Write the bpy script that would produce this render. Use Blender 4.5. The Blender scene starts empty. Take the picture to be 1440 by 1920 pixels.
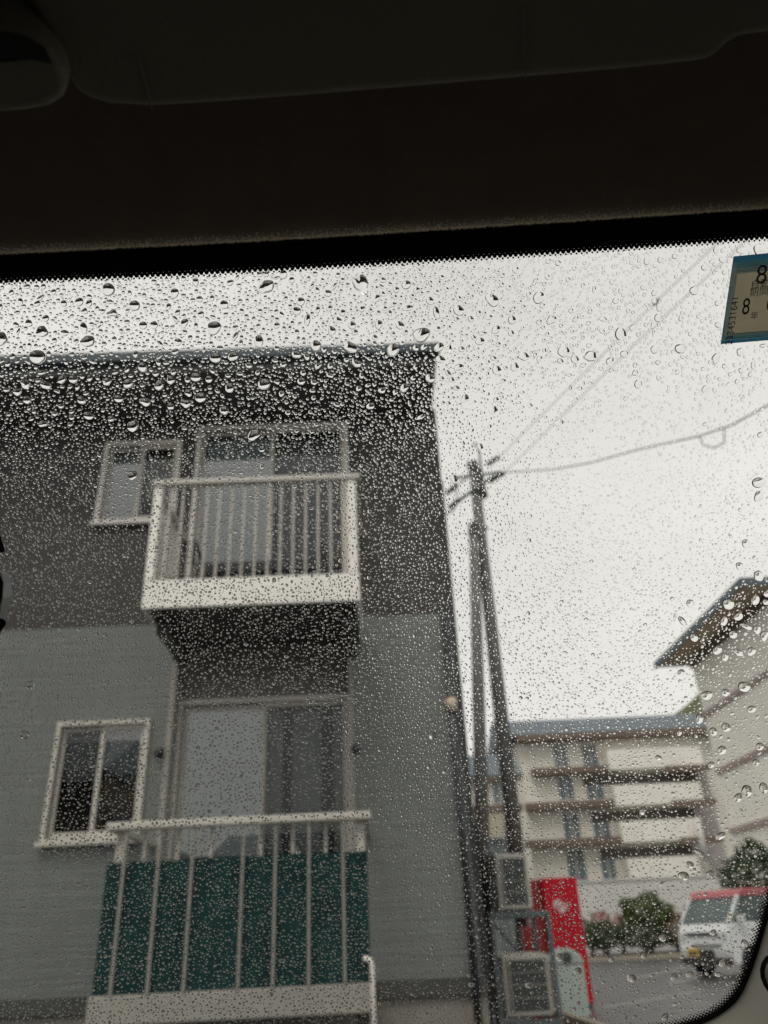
import bpy, bmesh, math, random
import numpy as np
from mathutils import Vector, Matrix

random.seed(7)
rng = np.random.default_rng(11)
R = math.radians
S = bpy.context.scene
COL = S.collection

# ------------------------------------------------------------------ camera
F_PX, CX, CY = 1450.0, 720.0, 960.0            # the photograph is 1440 x 1920
CAM = Vector((0.0, 0.0, 1.15))
PITCH, ROLL, YAW = R(28.529), R(-2.8146), R(1.5995)
fw = Vector((math.sin(YAW) * math.cos(PITCH), math.cos(YAW) * math.cos(PITCH), math.sin(PITCH)))
rt0 = Vector((math.cos(YAW), -math.sin(YAW), 0))
up0 = rt0.cross(fw)
rt = rt0 * math.cos(ROLL) + up0 * math.sin(ROLL)
up = up0 * math.cos(ROLL) - rt0 * math.sin(ROLL)
cd = bpy.data.cameras.new('camera')
cam = bpy.data.objects.new('camera', cd)
COL.objects.link(cam)
cam.matrix_world = Matrix(((rt.x, up.x, -fw.x, CAM.x), (rt.y, up.y, -fw.y, CAM.y), (rt.z, up.z, -fw.z, CAM.z), (0, 0, 0, 1)))
cd.sensor_fit = 'VERTICAL'
cd.sensor_height = 34.4
cd.lens = F_PX / 1920.0 * 34.4
cd.clip_start = 0.02
cd.clip_end = 1500
cd.dof.use_dof = True
cd.dof.focus_distance = 0.312
cd.dof.aperture_fstop = cd.lens / 1.9          # a 1.9 mm wide pupil, as in a phone
S.camera = cam

# ------------------------------------------------------------------ sky, sun, exposure
w = bpy.data.worlds.new('World')
S.world = w
w.use_nodes = True
nt = w.node_tree
for n in list(nt.nodes):
    nt.nodes.remove(n)
out = nt.nodes.new('ShaderNodeOutputWorld')
bg = nt.nodes.new('ShaderNodeBackground')
bg.inputs['Strength'].default_value = 0.1
sky = nt.nodes.new('ShaderNodeTexSky')
sky.sky_type = 'NISHITA'
sky.sun_disc = False
sky.sun_elevation = R(58)
sky.sun_rotation = R(206)
tc = nt.nodes.new('ShaderNodeTexCoord')
mp = nt.nodes.new('ShaderNodeMapping')
mp.inputs['Scale'].default_value = (1.0, 1.0, 2.2)
no = nt.nodes.new('ShaderNodeTexNoise')
no.inputs['Scale'].default_value = 1.6
no.inputs['Detail'].default_value = 4
rmp = nt.nodes.new('ShaderNodeValToRGB')
rmp.color_ramp.elements[0].position = 0.3
rmp.color_ramp.elements[0].color = (8.1, 8.05, 7.75, 1)
rmp.color_ramp.elements[1].position = 0.72
rmp.color_ramp.elements[1].color = (10.2, 10.1, 9.8, 1)
mx = nt.nodes.new('ShaderNodeMixRGB')
mx.inputs['Fac'].default_value = 0.94            # the cloud layer hides nearly all of the blue
nt.links.new(tc.outputs['Generated'], mp.inputs['Vector'])
nt.links.new(mp.outputs['Vector'], no.inputs['Vector'])
nt.links.new(no.outputs['Fac'], rmp.inputs['Fac'])
nt.links.new(sky.outputs['Color'], mx.inputs['Color1'])
nt.links.new(rmp.outputs['Color'], mx.inputs['Color2'])
nt.links.new(mx.outputs['Color'], bg.inputs['Color'])
nt.links.new(bg.outputs['Background'], out.inputs['Surface'])

sd = bpy.data.lights.new('sun', 'SUN')
sd.energy = 1.5
sd.angle = R(28)
sd.color = (1.0, 0.97, 0.92)
sun = bpy.data.objects.new('sun', sd)
COL.objects.link(sun)
saz, sel = R(206), R(58)
sdir = Vector((math.sin(saz) * math.cos(sel), math.cos(saz) * math.cos(sel), math.sin(sel)))
sun.rotation_euler = sdir.to_track_quat('Z', 'Y').to_euler()

S.view_settings.view_transform = 'Standard'
S.view_settings.look = 'None'
S.view_settings.exposure = 0.0
S.view_settings.gamma = 1.0
S.view_settings.use_curve_mapping = False
S.render.engine = 'CYCLES'
S.cycles.max_bounces = 10
S.cycles.transmission_bounces = 8
S.cycles.transparent_max_bounces = 12
S.cycles.diffuse_bounces = 4
S.cycles.glossy_bounces = 4
S.cycles.sample_clamp_indirect = 4.0
S.cycles.use_denoising = True

# ------------------------------------------------------------------ helpers
def ray(px, py):
    return fw + rt * ((px - CX) / F_PX) - up * ((py - CY) / F_PX)
def at(px, py, Y):                                # the point of the vertical plane Y seen at a pixel of the photograph
    d = ray(px, py)
    return CAM + d * (Y / d.y)
def atz(px, py, z):
    d = ray(px, py)
    return CAM + d * ((z - CAM.z) / d.z)
def atd(px, py, depth):
    return CAM + ray(px, py) * depth

def mat(name, col, rough=0.6, var=0.0, scale=4.0, bump=0.0, bscale=60.0, metal=0.0, spec=0.5, col2=None, stretch=None):
    m = bpy.data.materials.new(name)
    m.use_nodes = True
    t = m.node_tree
    b = t.nodes['Principled BSDF']
    b.inputs['Base Color'].default_value = (*col, 1)
    b.inputs['Roughness'].default_value = rough
    b.inputs['Metallic'].default_value = metal
    b.inputs['Specular IOR Level'].default_value = spec
    co = t.nodes.new('ShaderNodeTexCoord')
    vec = co.outputs['Object']
    if stretch:
        mpp = t.nodes.new('ShaderNodeMapping')
        mpp.inputs['Scale'].default_value = stretch
        t.links.new(vec, mpp.inputs['Vector'])
        vec = mpp.outputs['Vector']
    if var > 0 or col2:
        n1 = t.nodes.new('ShaderNodeTexNoise')
        n1.inputs['Scale'].default_value = scale
        n1.inputs['Detail'].default_value = 6
        n1.inputs['Roughness'].default_value = 0.65
        t.links.new(vec, n1.inputs['Vector'])
        r1 = t.nodes.new('ShaderNodeValToRGB')
        c2 = col2 or tuple(min(1, c * (1 + var)) for c in col)
        c1 = col if col2 else tuple(c * (1 - var) for c in col)
        r1.color_ramp.elements[0].position = 0.3
        r1.color_ramp.elements[1].position = 0.7
        r1.color_ramp.elements[0].color = (*c1, 1)
        r1.color_ramp.elements[1].color = (*c2, 1)
        t.links.new(n1.outputs['Fac'], r1.inputs['Fac'])
        t.links.new(r1.outputs['Color'], b.inputs['Base Color'])
    if bump > 0:
        n2 = t.nodes.new('ShaderNodeTexNoise')
        n2.inputs['Scale'].default_value = bscale
        n2.inputs['Detail'].default_value = 4
        t.links.new(vec, n2.inputs['Vector'])
        bp = t.nodes.new('ShaderNodeBump')
        bp.inputs['Strength'].default_value = bump
        bp.inputs['Distance'].default_value = 0.01
        t.links.new(n2.outputs['Fac'], bp.inputs['Height'])
        t.links.new(bp.outputs['Normal'], b.inputs['Normal'])
    return m

def pane_mat(name, tint, refl, rough=0.0):
    m = bpy.data.materials.new(name)
    m.use_nodes = True
    t = m.node_tree
    t.nodes.remove(t.nodes['Principled BSDF'])
    o = t.nodes['Material Output']
    tr = t.nodes.new('ShaderNodeBsdfTransparent')
    tr.inputs['Color'].default_value = (*tint, 1)
    gl = t.nodes.new('ShaderNodeBsdfGlossy')
    gl.inputs['Roughness'].default_value = rough
    ms = t.nodes.new('ShaderNodeMixShader')
    lw = t.nodes.new('ShaderNodeFresnel')
    lw.inputs['IOR'].default_value = refl
    t.links.new(lw.outputs['Fac'], ms.inputs['Fac'])
    t.links.new(tr.outputs['BSDF'], ms.inputs[1])
    t.links.new(gl.outputs['BSDF'], ms.inputs[2])
    t.links.new(ms.outputs['Shader'], o.inputs['Surface'])
    return m

def siding_mat(name, col, pitch, depth, var=0.08, rough=0.55):   # colour mottling; fine horizontal scoring as relief
    m = mat(name, col, rough, var, 1.3)
    t = m.node_tree
    b = t.nodes['Principled BSDF']
    co = t.nodes.new('ShaderNodeTexCoord')
    wv = t.nodes.new('ShaderNodeTexWave')
    wv.wave_type = 'BANDS'
    wv.bands_direction = 'Z'
    wv.wave_profile = 'SAW'
    wv.inputs['Scale'].default_value = 0.314 / pitch
    wv.inputs['Distortion'].default_value = 0.25
    wv.inputs['Detail'].default_value = 2
    t.links.new(co.outputs['Object'], wv.inputs['Vector'])
    mp_ = t.nodes.new('ShaderNodeMapping')
    mp_.inputs['Scale'].default_value = (0.6, 1, 22)
    nz = t.nodes.new('ShaderNodeTexNoise')
    nz.inputs['Scale'].default_value = 3.0
    nz.inputs['Detail'].default_value = 5
    t.links.new(co.outputs['Object'], mp_.inputs['Vector'])
    t.links.new(mp_.outputs['Vector'], nz.inputs['Vector'])
    ad = t.nodes.new('ShaderNodeMath')
    ad.operation = 'ADD'
    t.links.new(wv.outputs['Fac'], ad.inputs[0])
    t.links.new(nz.outputs['Fac'], ad.inputs[1])
    bp = t.nodes.new('ShaderNodeBump')
    bp.inputs['Strength'].default_value = 0.8
    bp.inputs['Distance'].default_value = depth
    t.links.new(ad.outputs[0], bp.inputs['Height'])
    t.links.new(bp.outputs['Normal'], b.inputs['Normal'])
    mps = t.nodes.new('ShaderNodeMapping')               # old run-off stains down the boards
    mps.inputs['Scale'].default_value = (5.0, 1.0, 0.35)
    ns = t.nodes.new('ShaderNodeTexNoise')
    ns.inputs['Scale'].default_value = 2.2
    ns.inputs['Detail'].default_value = 5
    t.links.new(co.outputs['Object'], mps.inputs['Vector'])
    t.links.new(mps.outputs['Vector'], ns.inputs['Vector'])
    rs_ = t.nodes.new('ShaderNodeValToRGB')
    rs_.color_ramp.elements[0].position, rs_.color_ramp.elements[1].position = 0.32, 0.62
    rs_.color_ramp.elements[0].color, rs_.color_ramp.elements[1].color = (0.93, 0.93, 0.92, 1), (1.02, 1.02, 1.02, 1)
    t.links.new(ns.outputs['Fac'], rs_.inputs['Fac'])
    ml = t.nodes.new('ShaderNodeMixRGB')
    ml.blend_type = 'MULTIPLY'
    ml.inputs['Fac'].default_value = 1.0
    old = b.inputs['Base Color'].links[0].from_socket
    t.links.new(old, ml.inputs['Color1'])
    t.links.new(rs_.outputs['Color'], ml.inputs['Color2'])
    t.links.new(ml.outputs['Color'], b.inputs['Base Color'])
    return m

class MB:
    """collects shapes; build() links them as ONE mesh object"""
    def __init__(s):
        s.v, s.f = [], []
    def add(s, vs, fs):
        k = len(s.v)
        s.v += [tuple(v) for v in vs]
        s.f += [tuple(i + k for i in f) for f in fs]
        return s
    def box(s, x0, x1, y0, y1, z0, z1):
        return s.add([(x0, y0, z0), (x1, y0, z0), (x1, y1, z0), (x0, y1, z0), (x0, y0, z1), (x1, y0, z1), (x1, y1, z1), (x0, y1, z1)],
                     [(0, 3, 2, 1), (4, 5, 6, 7), (0, 1, 5, 4), (1, 2, 6, 5), (2, 3, 7, 6), (3, 0, 4, 7)])
    def prism(s, pts, d):                      # polygon extruded by the vector d
        n = len(pts)
        d = Vector(d)
        a = [Vector(p) for p in pts]
        return s.add(a + [p + d for p in a], [tuple(range(n - 1, -1, -1)), tuple(range(n, 2 * n))] + [(i, (i + 1) % n, n + (i + 1) % n, n + i) for i in range(n)])
    def tube(s, pts, rad, n=8, cap=True):
        pts = [Vector(p) for p in pts]
        rs = rad if isinstance(rad, (list, tuple)) else [rad] * len(pts)
        vs = []
        for i, p in enumerate(pts):
            t = (pts[min(i + 1, len(pts) - 1)] - pts[max(i - 1, 0)]).normalized()
            a = t.cross(Vector((0, 0, 1)))
            if a.length < 1e-3:
                a = t.cross(Vector((1, 0, 0)))
            a.normalize()
            b = t.cross(a)
            vs += [p + (a * math.cos(2 * math.pi * k / n) + b * math.sin(2 * math.pi * k / n)) * rs[i] for k in range(n)]
        fs = []
        for i in range(len(pts) - 1):
            for k in range(n):
                q = (k + 1) % n
                fs.append((i * n + k, i * n + q, i * n + n + q, i * n + n + k))
        if cap:
            fs.append(tuple(range(n - 1, -1, -1)))
            fs.append(tuple(range((len(pts) - 1) * n, len(pts) * n)))
        return s.add(vs, fs)
    def build(s, name, m, parent=None, smooth=False, bevel=0.0, seg=2):
        me = bpy.data.meshes.new(name)
        me.from_pydata(s.v, [], s.f)
        bm = bmesh.new()
        bm.from_mesh(me)
        bmesh.ops.recalc_face_normals(bm, faces=bm.faces)
        bm.to_mesh(me)
        bm.free()
        me.materials.append(m)
        if smooth:
            for p in me.polygons:
                p.use_smooth = True
        o = bpy.data.objects.new(name, me)
        COL.objects.link(o)
        if bevel > 0:
            md = o.modifiers.new('edge', 'BEVEL')
            md.width = bevel
            md.segments = seg
            md.limit_method = 'ANGLE'
        if parent is not None:
            o.parent = parent
            o.matrix_parent_inverse = parent_inv(parent)
        return o

def parent_inv(p):
    mtx = Matrix.Identity(4)
    q = p
    while q is not None:
        mtx = q.matrix_parent_inverse @ Matrix.LocRotScale(q.location, q.rotation_euler, q.scale) @ mtx if q.parent is not None else Matrix.LocRotScale(q.location, q.rotation_euler, q.scale) @ mtx
        q = q.parent
    return mtx.inverted()

def box(name, m, parent, x0, x1, y0, y1, z0, z1, bevel=0.0):
    return MB().box(x0, x1, y0, y1, z0, z1).build(name, m, parent, bevel=bevel)
def tag(o, label=None, cat=None, group=None, kind=None):
    if label: o['label'] = label
    if cat: o['category'] = cat
    if group: o['group'] = group
    if kind: o['kind'] = kind
    return o
def thing(name, label, cat, loc=(0, 0, 0), group=None):
    o = bpy.data.objects.new(name, None)
    COL.objects.link(o)
    o.location = loc
    o.empty_display_size = 0.1
    return tag(o, label, cat, group)
def dup(o, parent=None, off=(0, 0, 0)):        # copy that shares mesh data
    c = o.copy()
    COL.objects.link(c)
    c.location = Vector(o.location) + Vector(off)
    if parent is not None:
        c.parent = parent
    return c

# ------------------------------------------------------------------ materials
M = dict(
    light_siding=siding_mat('light grey siding', (0.232, 0.25, 0.238), 0.05, 0.014),
    dark_siding=siding_mat('charcoal siding', (0.047, 0.0405, 0.038), 0.06, 0.006, 0.15),
    recess=siding_mat('taupe recess wall', (0.24, 0.228, 0.21), 0.06, 0.004),
    fascia=mat('grey fascia', (0.13, 0.13, 0.135), 0.5, 0.1, 2),
    soffit=mat('dark soffit', (0.10, 0.098, 0.1), 0.6, 0.12, 3),
    gutter=mat('blue grey gutter', (0.05, 0.075, 0.09), 0.4),
    roofing=mat('roof sheet', (0.08, 0.09, 0.1), 0.4, 0.2, 3),
    white_trim=mat('off white trim', (0.76, 0.72, 0.66), 0.45, 0.06, 6),
    white_alu=mat('cream aluminium', (0.56, 0.53, 0.475), 0.4, 0.05, 5),
    grey_beam=mat('grey beam', (0.33, 0.315, 0.28), 0.7, 0.1, 3),  # darker than the upper beam: lower balcony beam, balusters, recess jambs
    white_beam=mat('white balcony beam', (0.9, 0.875, 0.82), 0.6, 0.06, 3),
    concrete=mat('concrete', (0.26, 0.24, 0.21), 0.85, 0.15, 3, 0.3, 60),
    concrete_dark=mat('damp flashing', (0.06, 0.06, 0.055), 0.6, 0.2, 4),
    net=mat('dark teal screen', (0.011, 0.038, 0.037), 0.8, 0.45, 5, 0.3, 120, spec=0.1),
    curtain_light=mat('pale blue lining', (0.76, 0.85, 0.87), 0.8, 0.04, 2),
    curtain_grey=mat('grey green curtain', (0.20, 0.235, 0.235), 0.9, 0.1, 3),
    curtain_shade=mat('grey blind', (0.17, 0.18, 0.19), 0.9, 0.08, 2),
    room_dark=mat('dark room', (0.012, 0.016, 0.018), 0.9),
    black_rubber=mat('black rubber', (0.012, 0.012, 0.012), 0.5),
    pipe_dark=mat('dark downpipe', (0.022, 0.026, 0.03), 0.35, 0.2, 6),
    pipe_cream=mat('cream pipe elbow', (0.6, 0.5, 0.36), 0.5),
    pole_conc=mat('pole concrete', (0.115, 0.113, 0.108), 0.8, 0.2, 5, 0.2, 40),
    steel=mat('galvanised steel', (0.16, 0.18, 0.19), 0.45, 0.15, 8),
    insul=mat('dark insulator', (0.03, 0.03, 0.032), 0.3),
    wire=mat('wire sheath', (0.03, 0.036, 0.04), 0.5),
    ac_body=mat('beige unit casing', (0.50, 0.485, 0.43), 0.45, 0.08, 4),
    ac_grille=mat('dark grille', (0.06, 0.068, 0.066), 0.5, 0.2, 8),
    rack=mat('grey green steel rack', (0.10, 0.125, 0.13), 0.45, 0.15, 7),
    red=mat('red paint', (0.54, 0.010, 0.026), 0.45, 0.06, 2, spec=0.15),
    red_dark=mat('darker red plastic', (0.28, 0.006, 0.014), 0.45, 0.1, 4),
    emblem=mat('pale print', (0.78, 0.6, 0.6), 0.5),
    bin=mat('pale grey green plastic', (0.46, 0.54, 0.50), 0.45, 0.06, 3),
    cream=mat('cream render', (0.68, 0.65, 0.58), 0.85, 0.08, 0.6),
    cream2=mat('pale beige render', (0.82, 0.79, 0.72), 0.85, 0.07, 0.5),
    tan=mat('tan render', (0.42, 0.385, 0.29), 0.85, 0.08, 0.7),
    brown=mat('brown trim', (0.15, 0.11, 0.085), 0.7, 0.2, 1.5),
    soffit_brown=mat('brown soffit', (0.50, 0.40, 0.30), 0.75, 0.15, 0.8),
    band=mat('mauve string course', (0.34, 0.265, 0.25), 0.7),
    stair_grey=mat('mauve grey render', (0.40, 0.365, 0.355), 0.85, 0.1, 0.6),
    slate=mat('blue grey roof', (0.12, 0.145, 0.165), 0.7, 0.12, 0.5, spec=0.2),
    shadow_gap=mat('loggia shade and dark block', (0.10, 0.092, 0.085), 0.9),  # dark tone painted for shade in the loggias; also on the shading block
    win_far=mat('far window glass', (0.13, 0.16, 0.175), 0.12, 0.3, 0.6),
    white_wall=mat('white painted wall', (0.60, 0.59, 0.57), 0.8, 0.07, 0.8),
    asphalt=mat('wet asphalt', (0.07, 0.07, 0.07), 0.35, 0.25, 0.9, 0.35, 40),
    paint=mat('worn road paint', (0.30, 0.30, 0.29), 0.7, 0.2, 5),
    kerb=mat('kerb concrete', (0.30, 0.27, 0.21), 0.85, 0.15, 3),
    soil=mat('dark soil', (0.03, 0.024, 0.018), 0.9, 0.3, 6),
    leaf=mat('leaf green', (0.035, 0.065, 0.012), 0.6, 0.5, 1.5, col2=(0.09, 0.12, 0.02)),
    leaf_dark=mat('dark leaf', (0.018, 0.035, 0.012), 0.6, col2=(0.045, 0.075, 0.022), scale=2),
    leaf_dry=mat('russet leaf', (0.10, 0.062, 0.028), 0.7, col2=(0.23, 0.15, 0.075), scale=2),
    leaf_red=mat('red flower', (0.28, 0.07, 0.06), 0.7, col2=(0.42, 0.16, 0.12), scale=3),
    wood=mat('bark', (0.07, 0.05, 0.035), 0.9, 0.3, 8),
    hill=mat('wooded hill', (0.05, 0.065, 0.025), 0.9, col2=(0.13, 0.13, 0.05), scale=0.12, bump=0.6, bscale=0.6),
    car_white=mat('white car paint', (0.66, 0.68, 0.68), 0.25, 0.03, 1),
    car_red=mat('red car roof', (0.40, 0.12, 0.135), 0.5, spec=0.2),
    car_glass=mat('car glass', (0.06, 0.09, 0.09), 0.12, 0.3, 2, spec=0.35),
    tyre=mat('tyre rubber', (0.015, 0.015, 0.016), 0.8),
    rim=mat('grey rim', (0.3, 0.3, 0.31), 0.4, metal=0.7),
    plate=mat('yellow plate', (0.62, 0.42, 0.05), 0.5),
    plate_ink=mat('plate ink', (0.02, 0.02, 0.02), 0.6),
    lamp=mat('lamp lens', (0.5, 0.52, 0.53), 0.1),
    headliner=mat('headliner felt', (0.155, 0.115, 0.085), 0.95, 0.12, 60, 0.2, 900),
    visor=mat('visor vinyl', (0.19, 0.175, 0.12), 0.75, 0.05, 20, 0.1, 700),
    trim=mat('pillar trim plastic', (0.85, 0.82, 0.71), 0.6, 0.02, 8, 0.04, 900),
    dash=mat('dash plastic', (0.035, 0.034, 0.032), 0.7, 0.1, 30),
    black_glossy=mat('black plastic', (0.006, 0.006, 0.006), 0.35),
    mirror_rim=mat('grey mirror rim', (0.09, 0.10, 0.10), 0.4),
    frit=mat('black ceramic print', (0.004, 0.003, 0.004), 0.5),
    body=mat('car body paint', (0.3, 0.31, 0.32), 0.3),
    seat=mat('seat fabric', (0.05, 0.05, 0.048), 0.95, 0.1, 30),
    ink=mat('sticker ink', (0.015, 0.012, 0.01), 0.7),
    ink_faint=mat('show-through ink', (0.30, 0.26, 0.22), 0.8),
)
M['pane'] = pane_mat('window pane', (0.88, 0.90, 0.90), 1.6)
M['mirror_pane'] = pane_mat('reflective window pane', (0.8, 0.84, 0.84), 2.7)
M['windscreen'] = pane_mat('windscreen glass', (0.885, 0.876, 0.85), 1.2)
t_ = M['windscreen'].node_tree                     # a trace of mist on the glass
o_ = t_.nodes['Material Output']
src = o_.inputs['Surface'].links[0].from_socket
tl_ = t_.nodes.new('ShaderNodeBsdfTranslucent')
tl_.inputs['Color'].default_value = (0.9, 0.9, 0.88, 1)
mz_ = t_.nodes.new('ShaderNodeMixShader')
mz_.inputs['Fac'].default_value = 0.003
t_.links.new(src, mz_.inputs[1])
t_.links.new(tl_.outputs['BSDF'], mz_.inputs[2])
t_.links.new(mz_.outputs['Shader'], o_.inputs['Surface'])
M['side_glass'] = pane_mat('side glass', (0.9, 0.92, 0.9), 1.45)

def water_mat():
    m = bpy.data.materials.new('rain water')
    m.use_nodes = True
    t = m.node_tree
    t.nodes.remove(t.nodes['Principled BSDF'])
    g = t.nodes.new('ShaderNodeBsdfGlass')
    g.inputs['IOR'].default_value = 1.333
    g.inputs['Roughness'].default_value = 0.0
    g.inputs['Color'].default_value = (1.0, 1.0, 0.99, 1)
    t.links.new(g.outputs['BSDF'], t.nodes['Material Output'].inputs['Surface'])
    return m
M['water'] = water_mat()
b_ = M['headliner'].node_tree.nodes['Principled BSDF']
b_.inputs['Sheen Weight'].default_value = 0.6
b_.inputs['Sheen Roughness'].default_value = 0.35
b_.inputs['Sheen Tint'].default_value = (1.0, 0.9, 0.75, 1)

def paper_mat(name, trans, refl):
    m = bpy.data.materials.new(name)
    m.use_nodes = True
    t = m.node_tree
    t.nodes.remove(t.nodes['Principled BSDF'])
    a = t.nodes.new('ShaderNodeBsdfTranslucent')
    a.inputs['Color'].default_value = (*trans, 1)
    d = t.nodes.new('ShaderNodeBsdfDiffuse')
    d.inputs['Color'].default_value = (*refl, 1)
    ms = t.nodes.new('ShaderNodeAddShader')
    t.links.new(a.outputs['BSDF'], ms.inputs[0])
    t.links.new(d.outputs['BSDF'], ms.inputs[1])
    t.links.new(ms.outputs['Shader'], t.nodes['Material Output'].inputs['Surface'])
    return m
M['sticker_paper'] = paper_mat('sticker paper', (0.30, 0.265, 0.185), (0.25, 0.24, 0.2))
M['felt_fibre'] = paper_mat('felt fibre', (0.42, 0.37, 0.28), (0.4, 0.34, 0.26))
M['sticker_blue'] = paper_mat('sticker blue edge', (0.03, 0.12, 0.19), (0.04, 0.15, 0.25))
M['sticker_teal'] = paper_mat('sticker teal', (0.07, 0.15, 0.16), (0.1, 0.2, 0.22))
M['sticker_pale'] = paper_mat('sticker pale blue', (0.13, 0.155, 0.14), (0.2, 0.24, 0.22))

# ------------------------------------------------------------------ ground and far setting
def quad(name, m, pts, kind='structure', parent=None):
    o = MB().add(pts, [tuple(range(len(pts)))]).build(name, m, parent)
    o['kind'] = kind
    return o
quad('ground', M['asphalt'], [(-400, -300, 0), (400, -300, 0), (400, 700, 0), (-400, 700, 0)])
# hill behind the apartment block
mb = MB()
nx, ny = 40, 14
for j in range(ny):
    for i in range(nx):
        x = 10 + i * 5.0
        y = 110 + j * 7.0
        hx = (x - 76) / 32
        z = 46 * math.exp(-hx * hx) * (1 - ((j - 7) / 7.5) ** 2) + random.uniform(-1.5, 1.5)
        mb.v.append((x, y, max(z, -0.5) if 0 < j < ny - 1 else -0.5))
for j in range(ny - 1):
    for i in range(nx - 1):
        a = j * nx + i
        mb.f.append((a, a + 1, a + nx + 1, a + nx))
tag(mb.build('hill', M['hill'], smooth=True), kind='structure')

# ------------------------------------------------------------------ the apartment house in front
H = CAM.z
W, D = 6.85, 5.75                                # wall plane, balcony front plane
HB = thing('apartment_house', 'two storey house with charcoal upper siding, pale grey lower siding and two balconies', 'house', (-3, W, 0))
XL, XR = -9.0, 0.80
zb = H + 2.655                                   # where the dark siding begins
zs = H + 4.98                                    # soffit
zbase = H - 0.32
ax0, ax1, arec = -1.80, -0.165, 0.22             # recess round the lower sliding door
# walls with real openings: pieces butt round them
def wall_with_holes(name, m, x0, x1, z0, z1, holes, y, th):
    xs = sorted({x0, x1, *[h for q in holes for h in q[:2]]})
    zs_ = sorted({z0, z1, *[h for q in holes for h in q[2:]]})
    mbw = MB()
    for i in range(len(xs) - 1):
        for j in range(len(zs_) - 1):
            cx, cz = (xs[i] + xs[i + 1]) / 2, (zs_[j] + zs_[j + 1]) / 2
            if any(q[0] < cx < q[1] and q[2] < cz < q[3] for q in holes):
                continue
            mbw.box(xs[i], xs[i + 1], y, y + th, zs_[j], zs_[j + 1])
    o = mbw.build(name, m, HB)
    bm = bmesh.new()
    bm.from_mesh(o.data)
    bmesh.ops.remove_doubles(bm, verts=bm.verts, dist=1e-5)
    ctr = {}
    for f in list(bm.faces):
        ctr.setdefault(tuple(round(c, 4) for c in f.calc_center_median()), []).append(f)
    bmesh.ops.delete(bm, geom=[f for l in ctr.values() if len(l) > 1 for f in l], context='FACES_ONLY')
    bm.to_mesh(o.data)
    bm.free()
    return o
UD = (-1.70, -0.20, H + 2.62, H + 4.78)          # upper sliding door
UW = (-2.66, -1.945, H + 3.73, H + 4.62)         # upper window
LD = (-1.72, -0.235, H - 0.28, H + 1.90)         # lower sliding door
LW = (-2.71, -1.975, H + 0.785, H + 1.70)        # lower window
wall_with_holes('upper_wall', M['dark_siding'], XL, XR, zb, zs, [UD, UW], W, 0.15)
wall_with_holes('lower_wall', M['light_siding'], XL, XR, zbase, zb - 0.001, [LW, (ax0, ax1, zbase, zb - 0.001)], W + 0.004, 0.15)
wall_with_holes('recess_wall', M['recess'], ax0, ax1, zbase, zb - 0.001, [LD], W + arec, 0.1)
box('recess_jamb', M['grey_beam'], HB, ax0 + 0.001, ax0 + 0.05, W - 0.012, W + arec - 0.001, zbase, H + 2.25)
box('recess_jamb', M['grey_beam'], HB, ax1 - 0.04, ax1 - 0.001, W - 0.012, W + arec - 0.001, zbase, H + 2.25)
box('side_wall', M['dark_siding'], HB, XR - 0.15, XR, W + 0.156, W + 9, zbase, zs)
box('back_wall', M['light_siding'], HB, XL, XR - 0.151, W + 8.85, W + 9, zbase, zs)
box('base_flashing', M['concrete_dark'], HB, XL, XR - 0.005, W - 0.03, W + 0.12, zbase - 0.11, zbase - 0.001)
box('foundation', M['concrete'], HB, XL, XR - 0.01, W + 0.01, W + 9, 0, zbase - 0.111)
box('corner_trim', M['pipe_dark'], HB, XR - 0.035, XR + 0.012, W - 0.012, W + 0.06, zbase, H + 4.06)
# eave: soffit boards, fascia, gutter, roof
EY = 6.07
box('soffit', M['soffit'], HB, XL, XR - 0.05, EY + 0.02, W - 0.001, zs, zs + 0.03)
box('fascia', M['fascia'], HB, XL, XR - 0.05, EY, EY + 0.019, zs - 0.02, zs + 0.12)
g = MB()
g.prism([(XL, EY - 0.001, zs + 0.06), (XL, EY - 0.10, zs + 0.07), (XL, EY - 0.11, zs + 0.165), (XL, EY - 0.001, zs + 0.165)], (XR - XL, 0, 0))
g.build('gutter', M['gutter'], HB)
MB().prism([(XL, EY + 0.02, zs + 0.031), (XL, W + 9.2, zs + 0.031), (XL, W + 4.2, zs + 1.1), (XL, EY - 0.03, zs + 0.17)], (XR - 0.03 - XL, 0, 0)).build('roof', M['roofing'], HB)
for x in np.arange(-8.5, 0.7, 0.91):
    box('soffit_joint', M['gutter'], HB, x, x + 0.012, EY + 0.022, W - 0.003, zs - 0.004, zs - 0.001)

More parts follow.
